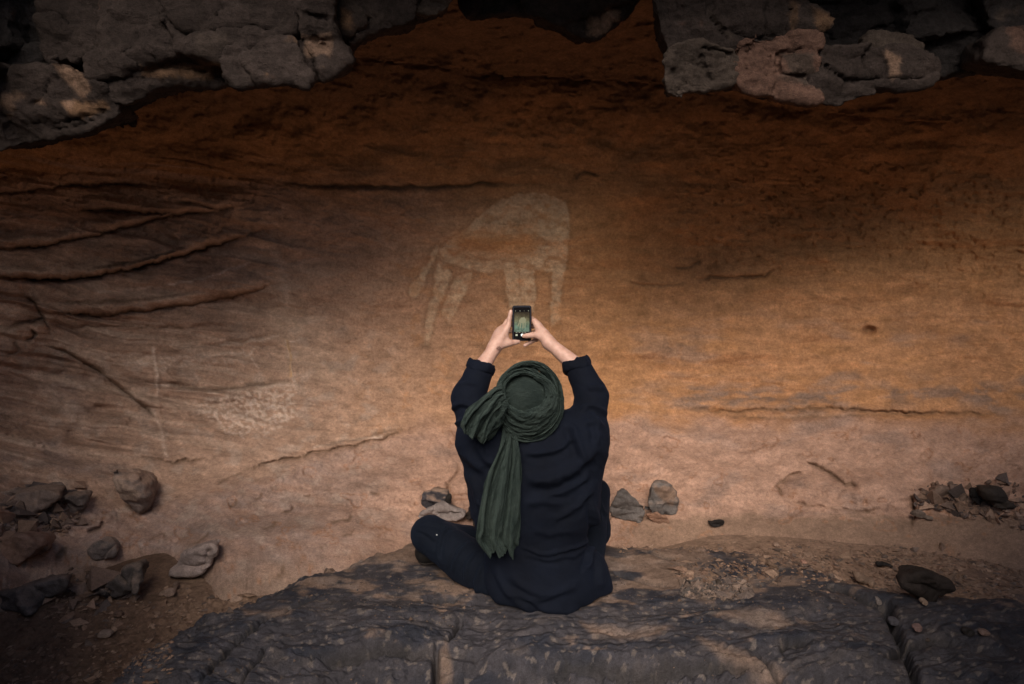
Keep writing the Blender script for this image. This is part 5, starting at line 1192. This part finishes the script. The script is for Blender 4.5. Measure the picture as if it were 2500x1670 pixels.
# ------------------------------------------------------------------ gravel, flakes and grit on the soil: uncountable
def debris(name, n, regions, size, seed, cols, flat_=0.4, on_wall=False):
    r = np.random.RandomState(seed); Vs, Fs, Cs = [], [], []; o = 0
    tri = np.array([[0, 2, 4], [2, 1, 4], [1, 3, 4], [3, 0, 4], [2, 0, 5], [1, 2, 5], [3, 1, 5], [0, 3, 5]])
    oc = np.array([(1, 0, 0), (-1, 0, 0), (0, 1, 0), (0, -1, 0), (0, 0, 1), (0, 0, -1)], float)
    PXs, PYs = [], []
    tot = sum(w for *_, w in regions)
    for (x0, y0, x1, y1, w) in regions:
        m = int(n * w / tot); PXs.append(x0 + (x1 - x0) * r.rand(m)); PYs.append(y0 + (y1 - y0) * np.clip(0.5 + 0.26 * r.randn(m), 0, 1))
    X = np.concatenate(PXs); Y = np.concatenate(PYs)
    ii = np.clip(np.searchsorted(GY, Y), 1, len(GY) - 1); jj = np.clip(np.searchsorted(GX, X), 1, len(GX) - 1)
    P = np.stack([gx[ii, jj], gy[ii, jj], GROUNDZ[ii, jj]], -1)
    if on_wall:
        W = WALLV[np.clip(np.searchsorted(WY, Y), 1, len(WY) - 1), np.clip(np.searchsorted(WX, X), 1, len(WX) - 1)]
        P = np.where((W[:, 1] < P[:, 1])[:, None], W, P)
    for p in P:
        s = size * math.exp(0.55 * r.randn())
        v = oc * (1 + 0.5 * (r.rand(6, 1) - .5)) + 0.35 * r.randn(6, 3)
        v *= np.array((1, .6 + .4 * r.rand(), flat_ * (.5 + r.rand()))) * s
        a = r.rand() * 6.28; t = 0.35 * r.randn()
        R1 = np.array([[math.cos(a), -math.sin(a), 0], [math.sin(a), math.cos(a), 0], [0, 0, 1]]); R2 = np.array([[1, 0, 0], [0, math.cos(t), -math.sin(t)], [0, math.sin(t), math.cos(t)]])
        Vs.append(v @ (R1 @ R2).T + p + (0, 0, s * flat_ * 0.35)); Fs.append(tri + o); o += 6
        Cs.append(np.repeat(np.array(cols[r.randint(len(cols))])[None] * (0.75 + .5 * r.rand()), 6, 0))
    tag(link(name, new_mesh(name, np.concatenate(Vs), np.concatenate(Fs), np.concatenate(Cs), smooth=False, mat=M_STONE)), kind='stuff')
SC = [(.22, .145, .105), (.19, .12, .088), (.15, .095, .072), (.26, .175, .13), (.12, .088, .075)]
debris('gravel', 800, [(1662, 1414, 1832, 1462, 1.0)], 0.0055, 801, [(.17, .125, .105), (.13, .10, .09), (.22, .16, .13), (.09, .075, .07)], 0.7)
debris('rubble', 700, [(2232, 1185, 2420, 1290, 1.0), (0, 1190, 200, 1330, .9), (110, 1330, 330, 1420, .4), (2400, 1180, 2560, 1290, .4)], 0.014, 805, [(.24, .155, .115), (.16, .11, .09), (.30, .20, .15), (.11, .085, .08)], 0.75, True)
debris('stone_flakes', 4600, [(1850, 1298, 2500, 1410, 1.0), (1950, 1340, 2500, 1440, .3), (1640, 1360, 1900, 1420, .25), (1700, 1290, 1950, 1320, .2), (0, 1500, 420, 1670, .55), (100, 1380, 620, 1500, .35), (0, 1300, 200, 1440, .25)], 0.0065, 811, SC, 0.35)
debris('grit', 1300, [(700, 1380, 2100, 1520, 1.0), (1100, 1390, 1180, 1440, .12), (200, 1600, 1800, 1670, .2)], 0.0026, 821, [(.13, .09, .07), (.10, .075, .065), (.075, .065, .065), (.16, .11, .085)], 0.5)
debris('scree', 1500, [(1500, 1262, 2500, 1345, 1.0)], 0.0055, 831, SC, 0.4, True)
